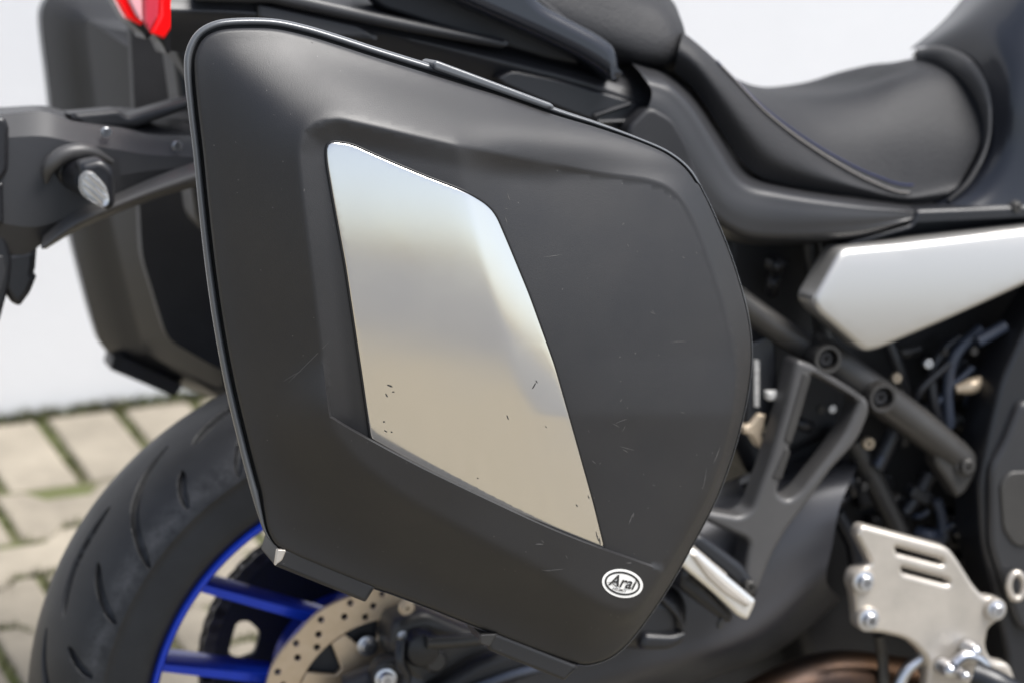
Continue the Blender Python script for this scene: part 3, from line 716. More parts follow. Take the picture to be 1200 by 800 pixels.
# sprocket and chain on the far side
mb = MB(); t = np.linspace(0, 2*math.pi, 44*8, endpoint=False); rs = 0.131+0.0045*np.cos(44*t)
so_ = np.stack([XC+rs*np.cos(t), ZC+rs*np.sin(t)], 1); sl_ = []
for k in range(5):
    a = 72*k+164; sl_.append(np.array([pol2(a-7, 0.088), pol2(a+7, 0.088), pol2(a+11, 0.104), pol2(a+8, 0.114), pol2(a-8, 0.114), pol2(a-11, 0.104)]))
plate(mb, [so_, circ2(XC, ZC, 0.05, 40)]+[fillet(s*1000, 5)/1000 for s in sl_], 0.098, 0.007, 0.0008, steps=2, px=False); mb.build('sprocket', 'dark', wheel, 30)
chain = MB(); tube(chain, [(XC+0.135*math.cos(R(a)), 0.1015, ZC+0.135*math.sin(R(a))) for a in range(70, 262, 6)]+[(XC+0.35, 0.1015, 0.235)], 0.0025, 6, 120, px=False); chain = chain.build('chain', 'chain', bike, 40)
def link_mesh():
    m2 = MB(); L = 0.0079; pts = []
    for t in np.linspace(0, 2*math.pi, 24, endpoint=False): pts.append((L*(1 if math.cos(t) > 0 else -1)+0.0075*math.cos(t), 0.0075*math.sin(t)*(1-0.25*math.exp(-((math.cos(t))/0.35)**2))))
    plate(m2, [np.array(pts)], -0.010, 0.003, 0.0005, steps=2, px=False); plate(m2, [np.array(pts)], 0.007, 0.003, 0.0005, steps=2, px=False)
    lathe(m2, (-L, 0.010, 0), [(0, 0.005), (0.02, 0.005)], 10); lathe(m2, (L, 0.010, 0), [(0, 0.005), (0.02, 0.005)], 10)
    me = bpy.data.meshes.new('chain_link'); me.from_pydata(np.concatenate(m2.v).tolist(), [], m2.f); me.materials.append(M['chain']); return me
lm_ = link_mesh(); b_ = BASE[bike.name]
for k in range(26):
    a = 70+k*(0.01588/0.135)/R(1)
    o = bpy.data.objects.new('chain_link', lm_); COL.objects.link(o); o.parent = chain
    o.location = Vector(np.array([XC+0.135*math.cos(R(a)), 0.1015, ZC+0.135*math.sin(R(a))])-b_); o.rotation_euler = (0, -R(a+90), 0)

# ---- swingarm, caliper and parts near the axle
mb = MB()
loft(mb, [[(400, 790, -0.02), (520, 735, -0.02), (700, 640, -0.02), (860, 560, -0.02), (1010, 520, -0.02)],
          [(400, 792, -0.10), (520, 740, -0.10), (700, 655, -0.10), (860, 585, -0.10), (1005, 545, -0.10)],
          [(400, 815, -0.125), (530, 770, -0.125), (700, 715, -0.125), (850, 660, -0.125), (985, 590, -0.125)],
          [(400, 850, -0.128), (560, 820, -0.128), (720, 772, -0.128), (860, 728, -0.128), (975, 640, -0.128)],
          [(420, 870, -0.120), (600, 840, -0.120), (770, 788, -0.120), (885, 748, -0.120), (968, 680, -0.120)],
          [(420, 880, -0.06), (620, 860, -0.06), (790, 806, -0.06), (905, 764, -0.06), (985, 700, -0.06)],
          [(420, 880, 0.0), (620, 860, 0.0), (790, 806, 0.0), (905, 764, 0.0), (985, 700, 0.0)]], 40, 5)
mb.build('swingarm', 'swing', bike, 50)
mb = MB(); plate(mb, [fillet([(462, 728), (500, 716), (545, 735), (590, 752), (600, 775), (560, 800), (500, 815), (470, 790), (455, 760)], 10)], -0.128, 0.05, 0.010); cal = mb.build('brake_caliper', 'frame', bike, 40)
mb = MB(); lathe(mb, un(490, 755, -0.128), [(-0.01, 0.017), (0.012, 0.017), (0.018, 0.014), (0.020, 0.008)], 24); mb.build('caliper_piston_cap', 'black', cal, 40)
mb = MB(); lathe(mb, un(507, 770, -0.13), [(-0.01, 0.011), (0.010, 0.011), (0.013, 0.008)], 20); mb.build('caliper_pin', 'frame', cal, 40)
mb = MB(); plate(mb, [fillet([(436, 792), (446, 776), (470, 768), (478, 782), (470, 798), (455, 812), (440, 812)], 8)], -0.135, 0.02, 0.005); mb.build('caliper_bracket', 'frame', cal, 40)
bolt('caliper_bolt', un(452, 795, -0.136), 0.007, cal, 'steel'); bolt('caliper_bolt', un(472, 745, -0.13), 0.0035, cal, 'steel'); bolt('caliper_bolt', un(476, 711, -0.125), 0.005, cal, 'beige')
mb = MB(); tube(mb, [(470, 750, -0.14), (468, 775, -0.145), (476, 790, -0.14), (474, 806, -0.14)], 0.0045, 10); mb.build('brake_hose', 'hose', bike, 50)
mb = MB(); tube(mb, [(500, 752, -0.15), (540, 750, -0.152), (590, 744, -0.15)], 0.006, 10); mb.build('brake_hose', 'frame', bike, 50)
mb = MB(); plate(mb, [fillet([(500, 812), (560, 775), (600, 760), (660, 775), (560, 822)], 8)], -0.150, 0.02, 0.008); mb.build('torque_arm', 'dark', bike, 40)
mb = MB(); tube(mb, [(540, 812, -0.155), (600, 790, -0.155), (660, 776, -0.155)], 0.004, 8); mb.build('edge_highlight', 'hosegrey', bike, 40)  # pale tube standing for the highlight along the swingarm's edge

# mudguard lump between the case and the foot peg
mb = MB(); plate(mb, [fillet([(690, 700), (760, 680), (800, 690), (814, 712), (812, 738), (800, 758), (776, 768), (730, 765), (690, 770)], 16)], -0.20, 0.10, 0.022, steps=6); hug = mb.build('mudguard', 'black', bike, 50)
mb = MB(); plate(mb, [fillet([(755, 742), (790, 744), (806, 738), (803, 752), (785, 762), (750, 762)], 8)], -0.206, 0.02, 0.005); mb.build('mudguard_lip', 'black', hug, 50)
mb = MB(); tube(mb, [(775, 700, -0.203), (795, 722, -0.203), (800, 738, -0.203)], 0.0022, 6); mb.build('mudguard_rib', 'black', hug, 50)

mb = MB(); plate(mb, [fillet([(600, 800), (700, 775), (800, 760), (930, 720), (960, 840), (600, 850)], 10)], 0.03, 0.06, 0.006); mb.build('dark_filler', 'dark', bike, 40)  # dark plate added to cover the pale ground below the swingarm
# ---- exhaust, engine mass
mb = MB(); tube(mb, [(860, 850, -0.12), (930, 812, -0.12), (985, 798, -0.12), (1060, 806, -0.12)], 0.030, 24); mb.build('exhaust_pipe', 'copper', bike, 50)
mb = MB(); plate(mb, [fillet([(850, 262), (1000, 250), (1470, 240), (1470, 480), (1060, 470), (960, 520), (880, 560), (840, 470)], 12)], -0.045, 0.12, 0.012); eng = mb.build('airbox', 'dark', bike, 40)
mb = MB(); plate(mb, [fillet([(880, 520), (1000, 440), (1470, 420), (1470, 840), (960, 840), (930, 720)], 14)], -0.03, 0.20, 0.015); eng = mb.build('engine_block', 'dark', bike, 40)
for k in range(9):         # cooling ribs and casting steps on the dark engine
    x = 1000+k*21; y = 560+(k % 4)*46
    mb = MB(); plate(mb, [fillet([(x, y), (x+46, y-6), (x+54, y+30), (x+8, y+38)], 6)], -0.045-0.004*(k % 3), 0.03, 0.005); mb.build('engine_cover', 'dark', eng, 40)

# hoses and cables in the dark gap
for pts, r, m in (([(1040, 400, -0.09), (1055, 440, -0.09), (1062, 480, -0.08), (1058, 520, -0.07)], 0.006, 'hose'), ([(1125, 395, -0.10), (1105, 410, -0.10), (1092, 440, -0.10), (1096, 480, -0.10), (1112, 520, -0.09)], 0.0055, 'hose'),
                  ([(1150, 385, -0.11), (1120, 415, -0.11), (1111, 450, -0.105), (1112, 500, -0.10)], 0.0055, 'hosegrey'), ([(1112, 425, -0.11), (1080, 455, -0.11), (1068, 480, -0.10)], 0.004, 'hose'),
                  ([(1075, 520, -0.09), (1100, 470, -0.10), (1140, 430, -0.10)], 0.0035, 'hosegrey'), ([(1145, 400, -0.12), (1160, 392, -0.12), (1178, 382, -0.12)], 0.006, 'hosegrey'),
                  ([(1048, 505, -0.10), (1035, 530, -0.10), (1026, 548, -0.10)], 0.009, 'hose'), ([(1034, 534, -0.107), (1028, 545, -0.107)], 0.004, 'hosegrey'),
                  ([(1060, 600, -0.08), (1075, 580, -0.08), (1090, 555, -0.08)], 0.007, 'hose'), ([(1098, 585, -0.09), (1104, 610, -0.09), (1100, 640, -0.09)], 0.005, 'hosegrey'),
                  ([(875, 560, -0.10), (890, 580, -0.10), (905, 560, -0.10)], 0.008, 'hose'), ([(980, 600, -0.07), (1000, 640, -0.07), (1005, 690, -0.07)], 0.008, 'hose'),
                  ([(1165, 420, -0.10), (1150, 470, -0.10), (1140, 520, -0.10), (1130, 600, -0.09)], 0.004, 'hose'), ([(1120, 620, -0.10), (1140, 640, -0.10), (1150, 680, -0.10), (1160, 740, -0.09)], 0.006, 'hose'),
                  ([(1030, 742, -0.16), (1034, 770, -0.15), (1036, 805, -0.15)], 0.0055, 'frame'), ([(1080, 770, -0.17), (1062, 785, -0.17), (1052, 805, -0.17)], 0.006, 'steel')):
    mb = MB(); tube(mb, pts, r, 12); mb.build('hose' if m != 'steel' else 'brake_lever_rod', m, bike, 50)
for x, y, Y, r, m in ((1049, 442, -0.11, 0.005, 'beige'), (1086, 425, -0.11, 0.005, 'steel'), (1106, 412, -0.11, 0.0035, 'frame'), (1140, 411, -0.12, 0.004, 'frame'), (1016, 518, -0.10, 0.006, 'beige'), (1012, 569, -0.10, 0.004, 'frame'), (961, 479, -0.09, 0.004, 'frame'), (974, 478, -0.09, 0.004, 'steel'), (940, 498, -0.09, 0.004, 'beige')):
    bolt('engine_bolt', un(x, y, Y), r, eng, m, washer=False)
mb = MB(); tube(mb, [(1120, 456, -0.11), (1138, 452, -0.112), (1150, 445, -0.11)], [0.004, 0.008, 0.005], 12); mb.build('connector', 'beige', eng, 40)
for k in range(34):        # small hardware, cable ties and pipe ends deep in the engine bay
    zone = ((1020, 1165, 392, 520), (905, 1010, 470, 600), (1040, 1150, 560, 640), (870, 960, 300, 360))[k % 4 if k % 4 != 3 or k % 8 == 3 else 0]
    x, y = random.uniform(zone[0], zone[1]), random.uniform(zone[2], zone[3]); a = random.uniform(0, 6.28); l = random.uniform(12, 34); Y = random.uniform(-0.095, -0.065)
    m = random.choice(('hose', 'black', 'frame', 'dark', 'hosegrey')); dx, dy = math.cos(a)*l, math.sin(a)*l
    mb = MB()
    if k % 3 == 0:
        nx_, ny_ = -math.sin(a)*l*0.32, math.cos(a)*l*0.32
        plate(mb, [fillet([(x-dx/2-nx_, y-dy/2-ny_), (x+dx/2-nx_, y+dy/2-ny_), (x+dx/2+nx_*0.7, y+dy/2+ny_*0.7), (x-dx/2+nx_, y-dy/2+ny_)], 3)], Y, 0.015, 0.002, steps=3); mb.build('bracket', m, eng, 40)
    else:
        r_ = random.uniform(0.003, 0.007); tube(mb, [(x-dx/2, y-dy/2, Y), (x+random.uniform(-4, 4), y+random.uniform(-4, 4), Y-0.008), (x+dx/2, y+dy/2, Y)], r_, 10, 14); mb.build('pipe', m, eng, 40)
# control box with a label, clips behind the case's front edge
mb = MB(); plate(mb, [fillet([(876, 405), (908, 388), (914, 470), (892, 500), (874, 500)], 4)], -0.13, 0.05, 0.003); box = mb.build('control_box', 'black', bike, 35)
mb = MB(); plate(mb, [fillet([(884, 421), (890, 422), (890, 477), (884, 476)], 1)], -0.1325, 0.002, 0.0003); mb.build('warning_label', 'paper', box, 35)
mb = MB(); plate(mb, [fillet([(900, 459), (915, 458), (915, 469), (901, 470)], 3)], -0.14, 0.015, 0.003); mb.build('plug', 'white', box, 35)
mb = MB(); plate(mb, [fillet([(871, 500), (880, 496), (889, 484), (899, 485), (896, 500), (893, 510), (899, 523), (896, 528), (889, 524), (882, 512), (872, 508)], 3)], -0.135, 0.012, 0.003); mb.build('clip', 'beige', box, 40)
mb = MB(); lathe(mb, un(905, 498, -0.12), [(-0.02, 0.010), (0.01, 0.010), (0.012, 0.008)], 18); mb.build('rubber_mount', 'black', box, 40)

# ---- frame tubes
def boss(p, r, parent):
    mb = MB(); lathe(mb, p, [(-0.030, r), (0.012, r), (0.0145, r*0.95), (0.0145, r*0.74), (0.0125, r*0.70), (0.002, r*0.68), (0.002, 0)], 32); b = mb.build('boss', 'frame', parent, 35)
    mb = MB(); q = np.array(p)+np.array([0, -0.002, 0]); lathe(mb, q, [(0, r*0.52), (0.006, r*0.52), (0.0075, r*0.44), (0.0075, r*0.26)], 24); lathe(mb, q, [(0.0075, r*0.27), (0.003, r*0.25), (0.003, 0)], 6); mb.build('frame_bolt', 'dark', parent, 30)
mb = MB(); tube(mb, [(846, 338, -0.13), (900, 378, -0.13), (958, 416, -0.13)], 0.0125, 20); fr0 = mb.build('frame_tube', 'frame', bike, 50)
mb = MB(); tube(mb, [(950, 405, -0.135), (1000, 442, -0.135), (1068, 492, -0.133), (1122, 534, -0.130)], [0.0150, 0.0165, 0.0165, 0.0145], 22); fr1 = mb.build('frame_tube', 'frame', bike, 50)
boss(un(963, 418, -0.150), 0.0135, fr1); boss(un(1027, 463, -0.150), 0.0140, fr1)
mb = MB(); plate(mb, [fillet([(1095, 520), (1112, 512), (1135, 520), (1148, 535), (1146, 556), (1132, 578), (1122, 585), (1108, 562), (1096, 545)], 7)], -0.140, 0.02, 0.005); mb.build('frame_lug', 'frame', fr1, 40)
bolt('frame_bolt', un(1131, 545, -0.141), 0.0075, fr1, 'frame')
mb = MB(); tube(mb, [(950, 270, -0.07), (956, 330, -0.075), (968, 410, -0.08)], 0.009, 16); mb.build('frame_tube', 'frame', bike, 50)
mb = MB(); tube(mb, [(1000, 515, -0.09), (1020, 555, -0.09), (1042, 600, -0.09), (1058, 632, -0.09)], [0.011, 0.011, 0.010, 0.009], 16); mb.build('frame_tube', 'frame', bike, 50)

# ---- passenger footrest hanger and footrest
mb = MB()
plate(mb, [fillet([(934, 420), (956, 428), (1004, 458), (1020, 470), (1019, 486), (1006, 517, 30), (975, 550), (948, 588), (923, 620), (905, 652), (893, 682), (886, 700), (868, 692), (874, 660), (879, 634), (824, 609), (824, 597), (868, 605, 20), (881, 597, 20), (902, 540), (920, 480)], 8),
           fillet([(951, 438), (1006, 468), (1002, 482), (990, 508, 20), (972, 533), (938, 576, 10), (924, 586, 8), (911, 578, 8), (928, 519)], 6)], -0.165, 0.026, 0.005)
hang = mb.build('footrest_hanger', 'cast', bike, 40)
mb = MB(); plate(mb, [fillet([(942, 436), (951, 441), (934, 500), (927, 520), (919, 516)], 3)], -0.1662, 0.004, 0.0011); mb.build('hanger_web', 'frame', hang, 40)
mb = MB(); plate(mb, [fillet([(921, 524), (927, 528), (916, 562), (905, 560)], 3)], -0.1662, 0.004, 0.0011); mb.build('hanger_web', 'frame', hang, 40)
mb = MB(); plate(mb, [fillet([(812, 625), (824, 626), (872, 662), (892, 692), (884, 704), (850, 676), (806, 640)], 6)], -0.185, 0.03, 0.006); mb.build('footrest_bracket', 'black', hang, 40)
bolt('pivot_pin', un(877, 686, -0.187), 0.006, hang, 'frame', washer=False)
mb = MB(); plate(mb, [fillet([(800, 656), (806, 641), (818, 644), (850, 672), (887, 703), (885, 710), (877, 727), (866, 722), (836, 694), (800, 664)], 4)], -0.225, 0.022, 0.004); peg = mb.build('passenger_footrest', 'polished', bike, 40)
mb = MB(); plate(mb, [fillet([(808, 648), (816, 648), (846, 678), (880, 706), (876, 712), (850, 696), (830, 678)], 3)], -0.2275, 0.006, 0.002); mb.build('footrest_face', 'alu', peg, 40)
for k in range(9):
    x = 812+k*4.6; y = 638+k*3.9
    mb = MB(); plate(mb, [fillet([(x, y), (x+3.6, y+2.9), (x+2.0, y+7.5), (x-1.8, y+4.6)], 1)], -0.222, 0.016, 0.001, steps=2); mb.build('rubber_tooth', 'alu', peg, 40)
mb = MB(); plate(mb, [fillet([(800, 664), (830, 690), (862, 722), (856, 732), (840, 722), (798, 690)], 5)], -0.215, 0.03, 0.006); mb.build('footrest_stop', 'black', hang, 40)
mb = MB(); tube(mb, [(850, 720, -0.21), (844, 728, -0.21), (843, 735, -0.21)], 0.003, 8); mb.build('spring_end', 'frame', hang, 40)

# ---- heel guard plate
mb = MB()
HG = fillet([(1003, 626, 6), (1010, 614, 8), (1112, 641, 10), (1122, 654, 10), (1142, 686, 14), (1154, 699, 6), (1168, 699, 8), (1175, 712, 8), (1170, 728, 8), (1159, 736, 8), (1155, 758, 10), (1163, 774, 8), (1184, 777, 8), (1196, 812), (1085, 812), (1090, 775, 14), (1066, 749, 16), (1034, 742), (1018, 741, 10), (1004, 733, 8), (1003, 716, 8), (1001, 696, 8), (996, 684, 8), (1000, 668, 8), (1014, 664, 6), (1021, 660, 4)], 6)
SL1 = fillet([(1050, 641), (1104, 656), (1106, 661), (1102, 661), (1052, 648)], 2); SL2 = fillet([(1057, 665), (1110, 679), (1113, 684), (1108, 684), (1059, 671)], 2)
plate(mb, [HG, SL1, SL2], -0.185, 0.014, 0.0045); hg = mb.build('heel_guard', 'alu', bike, 40)
mb = MB(); plate(mb, [fillet([(1022, 690), (1050, 700), (1066, 715), (1068, 742), (1040, 736), (1026, 722)], 6)], -0.1835, 0.004, 0.001); mb.build('heel_guard_step', 'alu', hg, 40)
for x, y, r in ((1010, 680, 0.0068), (1016, 724, 0.0068), (1165, 713, 0.0062)):
    p = un(x, y, -0.1855); mb = MB(); lathe(mb, p, [(-0.012, r*1.75), (0.003, r*1.75), (0.0045, r*1.62), (0.0045, r*1.35)], 28); mb.build('heel_guard_boss', 'alu', hg, 35)
    bolt('heel_guard_bolt', p+np.array([0, -0.004, 0]), r, hg, 'steel')
for x, y, r in ((1140, 762, 0.0075), (1111, 784, 0.008), (1150, 775, 0.006), (1128, 790, 0.006)):
    mb = MB(); lathe(mb, un(x, y, -0.20), [(-0.012, r), (0.0, r), (0.006, r*0.85), (0.009, r*0.5), (0.010, 0)], 20); mb.build('pedal_joint', 'steel', hg, 60)
mb = MB(); tube(mb, [(1118, 778, -0.205), (1132, 768, -0.205), (1146, 772, -0.205), (1156, 782, -0.205)], 0.0055, 12); mb.build('pedal_link', 'steel', hg, 50)
mb = MB(); tube(mb, [(1140, 790, -0.225), (1165, 800, -0.235), (1190, 815, -0.24)], 0.013, 18); mb.build('rider_footrest', 'black', bike, 50)

# ---- right-hand fairing piece at the edge of the picture
mb = MB(); plate(mb, [fillet([(1470, 290), (1244, 316), (1196, 395), (1172, 450), (1160, 500), (1152, 540), (1146, 570), (1150, 640), (1166, 700), (1180, 770), (1184, 840), (1470, 840)], 14)], -0.150, 0.05, 0.006); fa = mb.build('engine_cowl', 'black', bike, 40)
mb = MB(); plate(mb, [fillet([(1440, 470), (1196, 470), (1176, 520), (1160, 548), (1160, 640), (1176, 690), (1196, 740), (1440, 740)], 10)], -0.158, 0.02, 0.006); mb.build('cowl_panel', 'grey', fa, 40)
mb = MB(); plate(mb, [fillet([(1235, 552), (1184, 552), (1172, 566), (1176, 620), (1190, 640), (1235, 640)], 8)], -0.1605, 0.006, 0.002); mb.build('cowl_inset', 'frame', fa, 40)
mb = MB(); t = np.linspace(0, 2*math.pi, 24, endpoint=False); q = np.c_[1191+9*np.cos(t), 686+15*np.sin(t)]; tube(mb, un_arr(q, -0.168), 0.0035, 10, 48, px=False, closed=True); mb.build('grommet', 'alu', fa, 50)

# ---- silver side panel
mb = MB()
SP = fillet([(954, 353, 9), (991, 293, 9), (1060, 287), (1225, 268), (1380, 250, 6), (1225, 326), (1120, 374), (1036, 411, 10), (1018, 415, 14), (961, 367, 12)], 10)
plate(mb, [resample(SP, 160)], -0.180, 0.034, 0.0062, yf=lambda x, z: 2.0*(z-0.655)**2+0.13*(0.70-z), steps=7, dense=0.009); mb.weld = 1e-6
sp = mb.build('side_panel', 'silverpaint', bike, 60); sp['label'] = 'silver painted side panel below the seat'

# ---- side cover below the seat
mb = MB()
loft(mb, [[(735, 68, -0.10), (755, 75, -0.10), (790, 88, -0.10), (820, 112, -0.10), (850, 155, -0.10), (880, 200, -0.10), (930, 216, -0.10), (1000, 228, -0.10), (1076, 240, -0.10)],
          [(752, 88, -0.155), (768, 93, -0.155), (785, 98, -0.155), (812, 124, -0.155), (842, 170, -0.155), (870, 210, -0.155), (915, 224, -0.155), (1000, 238, -0.152), (1072, 247, -0.148)],
          [(764, 108, -0.165), (772, 111, -0.165), (782, 116, -0.165), (803, 140, -0.165), (832, 190, -0.166), (858, 224, -0.166), (905, 240, -0.165), (1000, 249, -0.16), (1071, 251, -0.152)],
          [(758, 132, -0.168), (766, 138, -0.168), (776, 148, -0.168), (795, 172, -0.168), (826, 222, -0.168), (860, 255, -0.168), (905, 266, -0.166), (1000, 264, -0.160), (1070, 255, -0.152)],
          [(750, 160, -0.160), (758, 170, -0.160), (770, 188, -0.160), (790, 215, -0.160), (824, 250, -0.160), (862, 275, -0.160), (905, 282, -0.158), (1000, 277, -0.154), (1068, 258, -0.150)],
          [(746, 180, -0.11), (756, 190, -0.11), (768, 208, -0.11), (790, 235, -0.11), (824, 264, -0.11), (862, 284, -0.11), (905, 288, -0.11), (1000, 281, -0.11), (1066, 262, -0.11)]], 60, 5)
sc_ = mb.build('side_cover', 'grey', bike, 60)
# dark plate standing for the shade in the side cover's hollow
mb = MB(); plate(mb, [fillet([(762, 124), (790, 140), (808, 172), (822, 215), (838, 262), (800, 230), (740, 200), (735, 150)], 10)], -0.171, 0.02, 0.004); mb.build('cover_shade', 'dark', sc_, 40)
# lower edge piece between tank, seat and silver panel
mb = MB(); plate(mb, [fillet([(985, 287), (1000, 281), (1068, 262), (1075, 246), (1225, 240), (1420, 234), (1420, 248), (1225, 272), (1060, 291), (992, 297)], 4)], -0.150, 0.05, 0.004); mb.build('tank_lower_cover', 'black', bike, 40)

# ---- tail cowl
mb = MB()
loft(mb, [[(180, -60, -0.06), (300, -42, -0.06), (430, -20, -0.06), (560, 15, -0.06), (680, 52, -0.06), (760, 80, -0.06)],
          [(200, -20, -0.12), (300, -12, -0.12), (420, 8, -0.12), (500, 34, -0.12), (600, 60, -0.12), (690, 82, -0.12), (766, 104, -0.12)],
          [(200, 5, -0.135), (300, 10, -0.135), (420, 30, -0.135), (500, 47, -0.135), (600, 70, -0.135), (690, 92, -0.135), (766, 120, -0.135)],
          [(200, 20, -0.135), (300, 24, -0.135), (420, 40, -0.135), (500, 58, -0.135), (600, 85, -0.135), (690, 110, -0.135), (764, 132, -0.135)],
          [(200, 60, -0.10), (300, 70, -0.10), (420, 90, -0.10), (500, 110, -0.10), (600, 135, -0.10), (690, 160, -0.10), (760, 180, -0.10)]], 60, 5)
tc_o = mb.build('tail_cowl', 'grey', bike, 60)
mb = MB(); plate(mb, [fillet([(302, 4), (330, 10), (420, 30), (446, 46), (380, 44), (330, 28), (302, 22)], 5)], -0.142, 0.02, 0.003); mb.build('cowl_strip', 'grey', tc_o, 40)
mb = MB(); plate(mb, [fillet([(230, -20), (318, -14), (440, 14), (600, 48), (592, 58), (480, 38), (420, 26), (318, 4), (296, 4), (230, 2)], 4)], -0.150, 0.02, 0.005); mb.build('cowl_edge', 'grey', tc_o, 40)
mb = MB(); plate(mb, [fillet([(420, -20), (446, 10, 10), (520, 34), (640, 70), (680, 78), (690, 40), (640, 0), (600, -30)], 8)], -0.128, 0.02, 0.004); mb.build('cowl_shade', 'dark', tc_o, 40)  # dark plate standing for the shaded hole under the grab rail
mb = MB(); plate(mb, [fillet([(582, 92, 10), (600, 82, 8), (650, 92), (762, 124), (745, 156), (720, 152), (650, 126), (590, 100)], 4)], -0.145, 0.02, 0.003); rp = mb.build('recess_panel', 'black', tc_o, 40)
for a, b in (((696, 136), (738, 122)), ((700, 143), (748, 142)), ((740, 150), (764, 121))):
    mb = MB(); tube(mb, [(*a, -0.147), (*b, -0.147)], 0.0022, 8); mb.build('recess_rib', 'black', rp, 40)

# ---- grab rail
mb = MB(); plate(mb, [fillet([(440, -60), (600, -60), (630, 2), (672, 24), (704, 41, 14), (722, 54, 10), (727, 68, 12), (730, 95, 5), (725, 99, 4), (704, 82, 10), (681, 68, 14), (640, 48), (600, 30), (522, -4)], 20)], -0.168, 0.052, 0.010, steps=5); mb.build('grab_rail', 'glossblack', bike, 50)

# ---- passenger seat
mb = MB()
V = loft(mb, [[(560, 40, -0.105), (640, 60, -0.105), (700, 70, -0.105), (750, 78, -0.105), (786, 82, -0.10), (800, 80, -0.09)],
          [(560, 5, -0.125), (640, 25, -0.125), (700, 48, -0.125), (750, 64, -0.125), (790, 70, -0.122), (803, 62, -0.11)],
          [(560, -25, -0.122), (640, -10, -0.122), (700, 12, -0.122), (750, 30, -0.122), (788, 40, -0.120), (803, 40, -0.105)],
          [(560, -60, -0.10), (640, -50, -0.10), (700, -30, -0.10), (745, -8, -0.10), (778, 8, -0.10), (797, 20, -0.085)],
          [(560, -80, -0.03), (640, -72, -0.03), (700, -60, -0.03), (740, -42, -0.03), (768, -22, -0.03), (786, 0, -0.03)]], 40, 5, mirror=True)
n = V.shape[1]; mb.f.append(tuple(39*n+j for j in range(n))); mb.build('passenger_seat', 'seat', bike, 60)

# ---- rider seat
mb = MB()
V = loft(mb, [[(790, 84, -0.125), (812, 104, -0.13), (836, 140, -0.135), (862, 180, -0.135), (888, 206, -0.135), (935, 220, -0.13), (1000, 231, -0.125), (1060, 239, -0.12), (1100, 236, -0.115)],
          [(795, 60, -0.14), (818, 78, -0.147), (848, 114, -0.150), (878, 154, -0.150), (908, 184, -0.148), (950, 204, -0.142), (1005, 220, -0.135), (1060, 232, -0.128), (1112, 226, -0.12)],
          [(800, 40, -0.125), (826, 60, -0.132), (858, 92, -0.135), (894, 130, -0.136), (934, 162, -0.134), (980, 192, -0.130), (1022, 214, -0.126), (1064, 226, -0.122), (1126, 212, -0.112)],
          [(800, 38, -0.09), (830, 66, -0.10), (866, 96, -0.105), (906, 120, -0.108), (955, 140, -0.108), (1000, 148, -0.106), (1050, 150, -0.104), (1100, 152, -0.102), (1150, 158, -0.100)],
          [(800, 40, -0.05), (830, 70, -0.06), (860, 91, -0.065), (900, 108, -0.07), (955, 116, -0.072), (1010, 110, -0.07), (1056, 96, -0.068), (1096, 90, -0.066), (1136, 100, -0.066)],
          [(800, 42, -0.02), (830, 72, -0.02), (860, 92, -0.02), (900, 104, -0.02), (960, 107, -0.02), (1015, 98, -0.02), (1056, 80, -0.02), (1080, 74, -0.02), (1096, 72, -0.02)]], 70, 6, mirror=True)
seat = mb.build('seat', 'seat', bike, 70)
def seat_row(i): return V[:, i]
seam = catmull(V[:, 12][8:58], 160)          # the stitched seam along the third curve
mb = MB(); tube(mb, seam+np.array([0, -0.0004, 0.0001]), 0.0013, 8, 160, px=False); mb.build('piping', 'seatside', seat, 60)
mb = MB()
for i in range(0, 158, 2):
    if i < 4: continue
    a, b = seam[i], seam[i+1]; tube(mb, [a+np.array([0, -0.0028, 0.0006]), (a+b)/2+np.array([0, -0.0036, 0.0006]), b+np.array([0, -0.0028, 0.0006])], 0.0008, 5, 4, px=False)
mb.build('stitching', 'thread', seat, None, fix=False)['kind'] = 'stuff'
up_ = catmull(V[:, 13][8:58], 160); mb = MB(); tube(mb, up_+np.array([0, -0.0006, 0.0004]), 0.0006, 8, 160, px=False); mb.build('blue_piping', 'bluethread', seat, 60)

# ---- tank with trim band
mb = MB(); edge_in = [(1070, 74, -0.0), (1098, 74, -0.03), (1124, 88, -0.066), (1144, 114, -0.088), (1152, 142, -0.100), (1150, 176, -0.108), (1130, 214, -0.114), (1108, 236, -0.117)]
edge_out = [(1074, 58, 0.0), (1102, 54, -0.03), (1134, 66, -0.07), (1154, 92, -0.094), (1162, 126, -0.106), (1158, 172, -0.114), (1138, 214, -0.12), (1112, 238, -0.122)]
A = catmull(np.array([un(*p) for p in edge_in]), 50); B = catmull(np.array([un(*p) for p in edge_out]), 50)
mid = (A+B)/2+np.array([-0.002, -0.006, 0.003]); back_ = A+np.array([0.01, 0.03, -0.01])
mb.add(np.vstack([back_, A, A*0.65+mid*0.35+np.array([0, -0.002, 0.001]), mid, B*0.65+mid*0.35+np.array([0, -0.002, 0.001]), B, B+np.array([0.01, 0.03, -0.01])]), grid_faces(7, 50)); mb.build('tank_trim', 'cast', bike, 60)
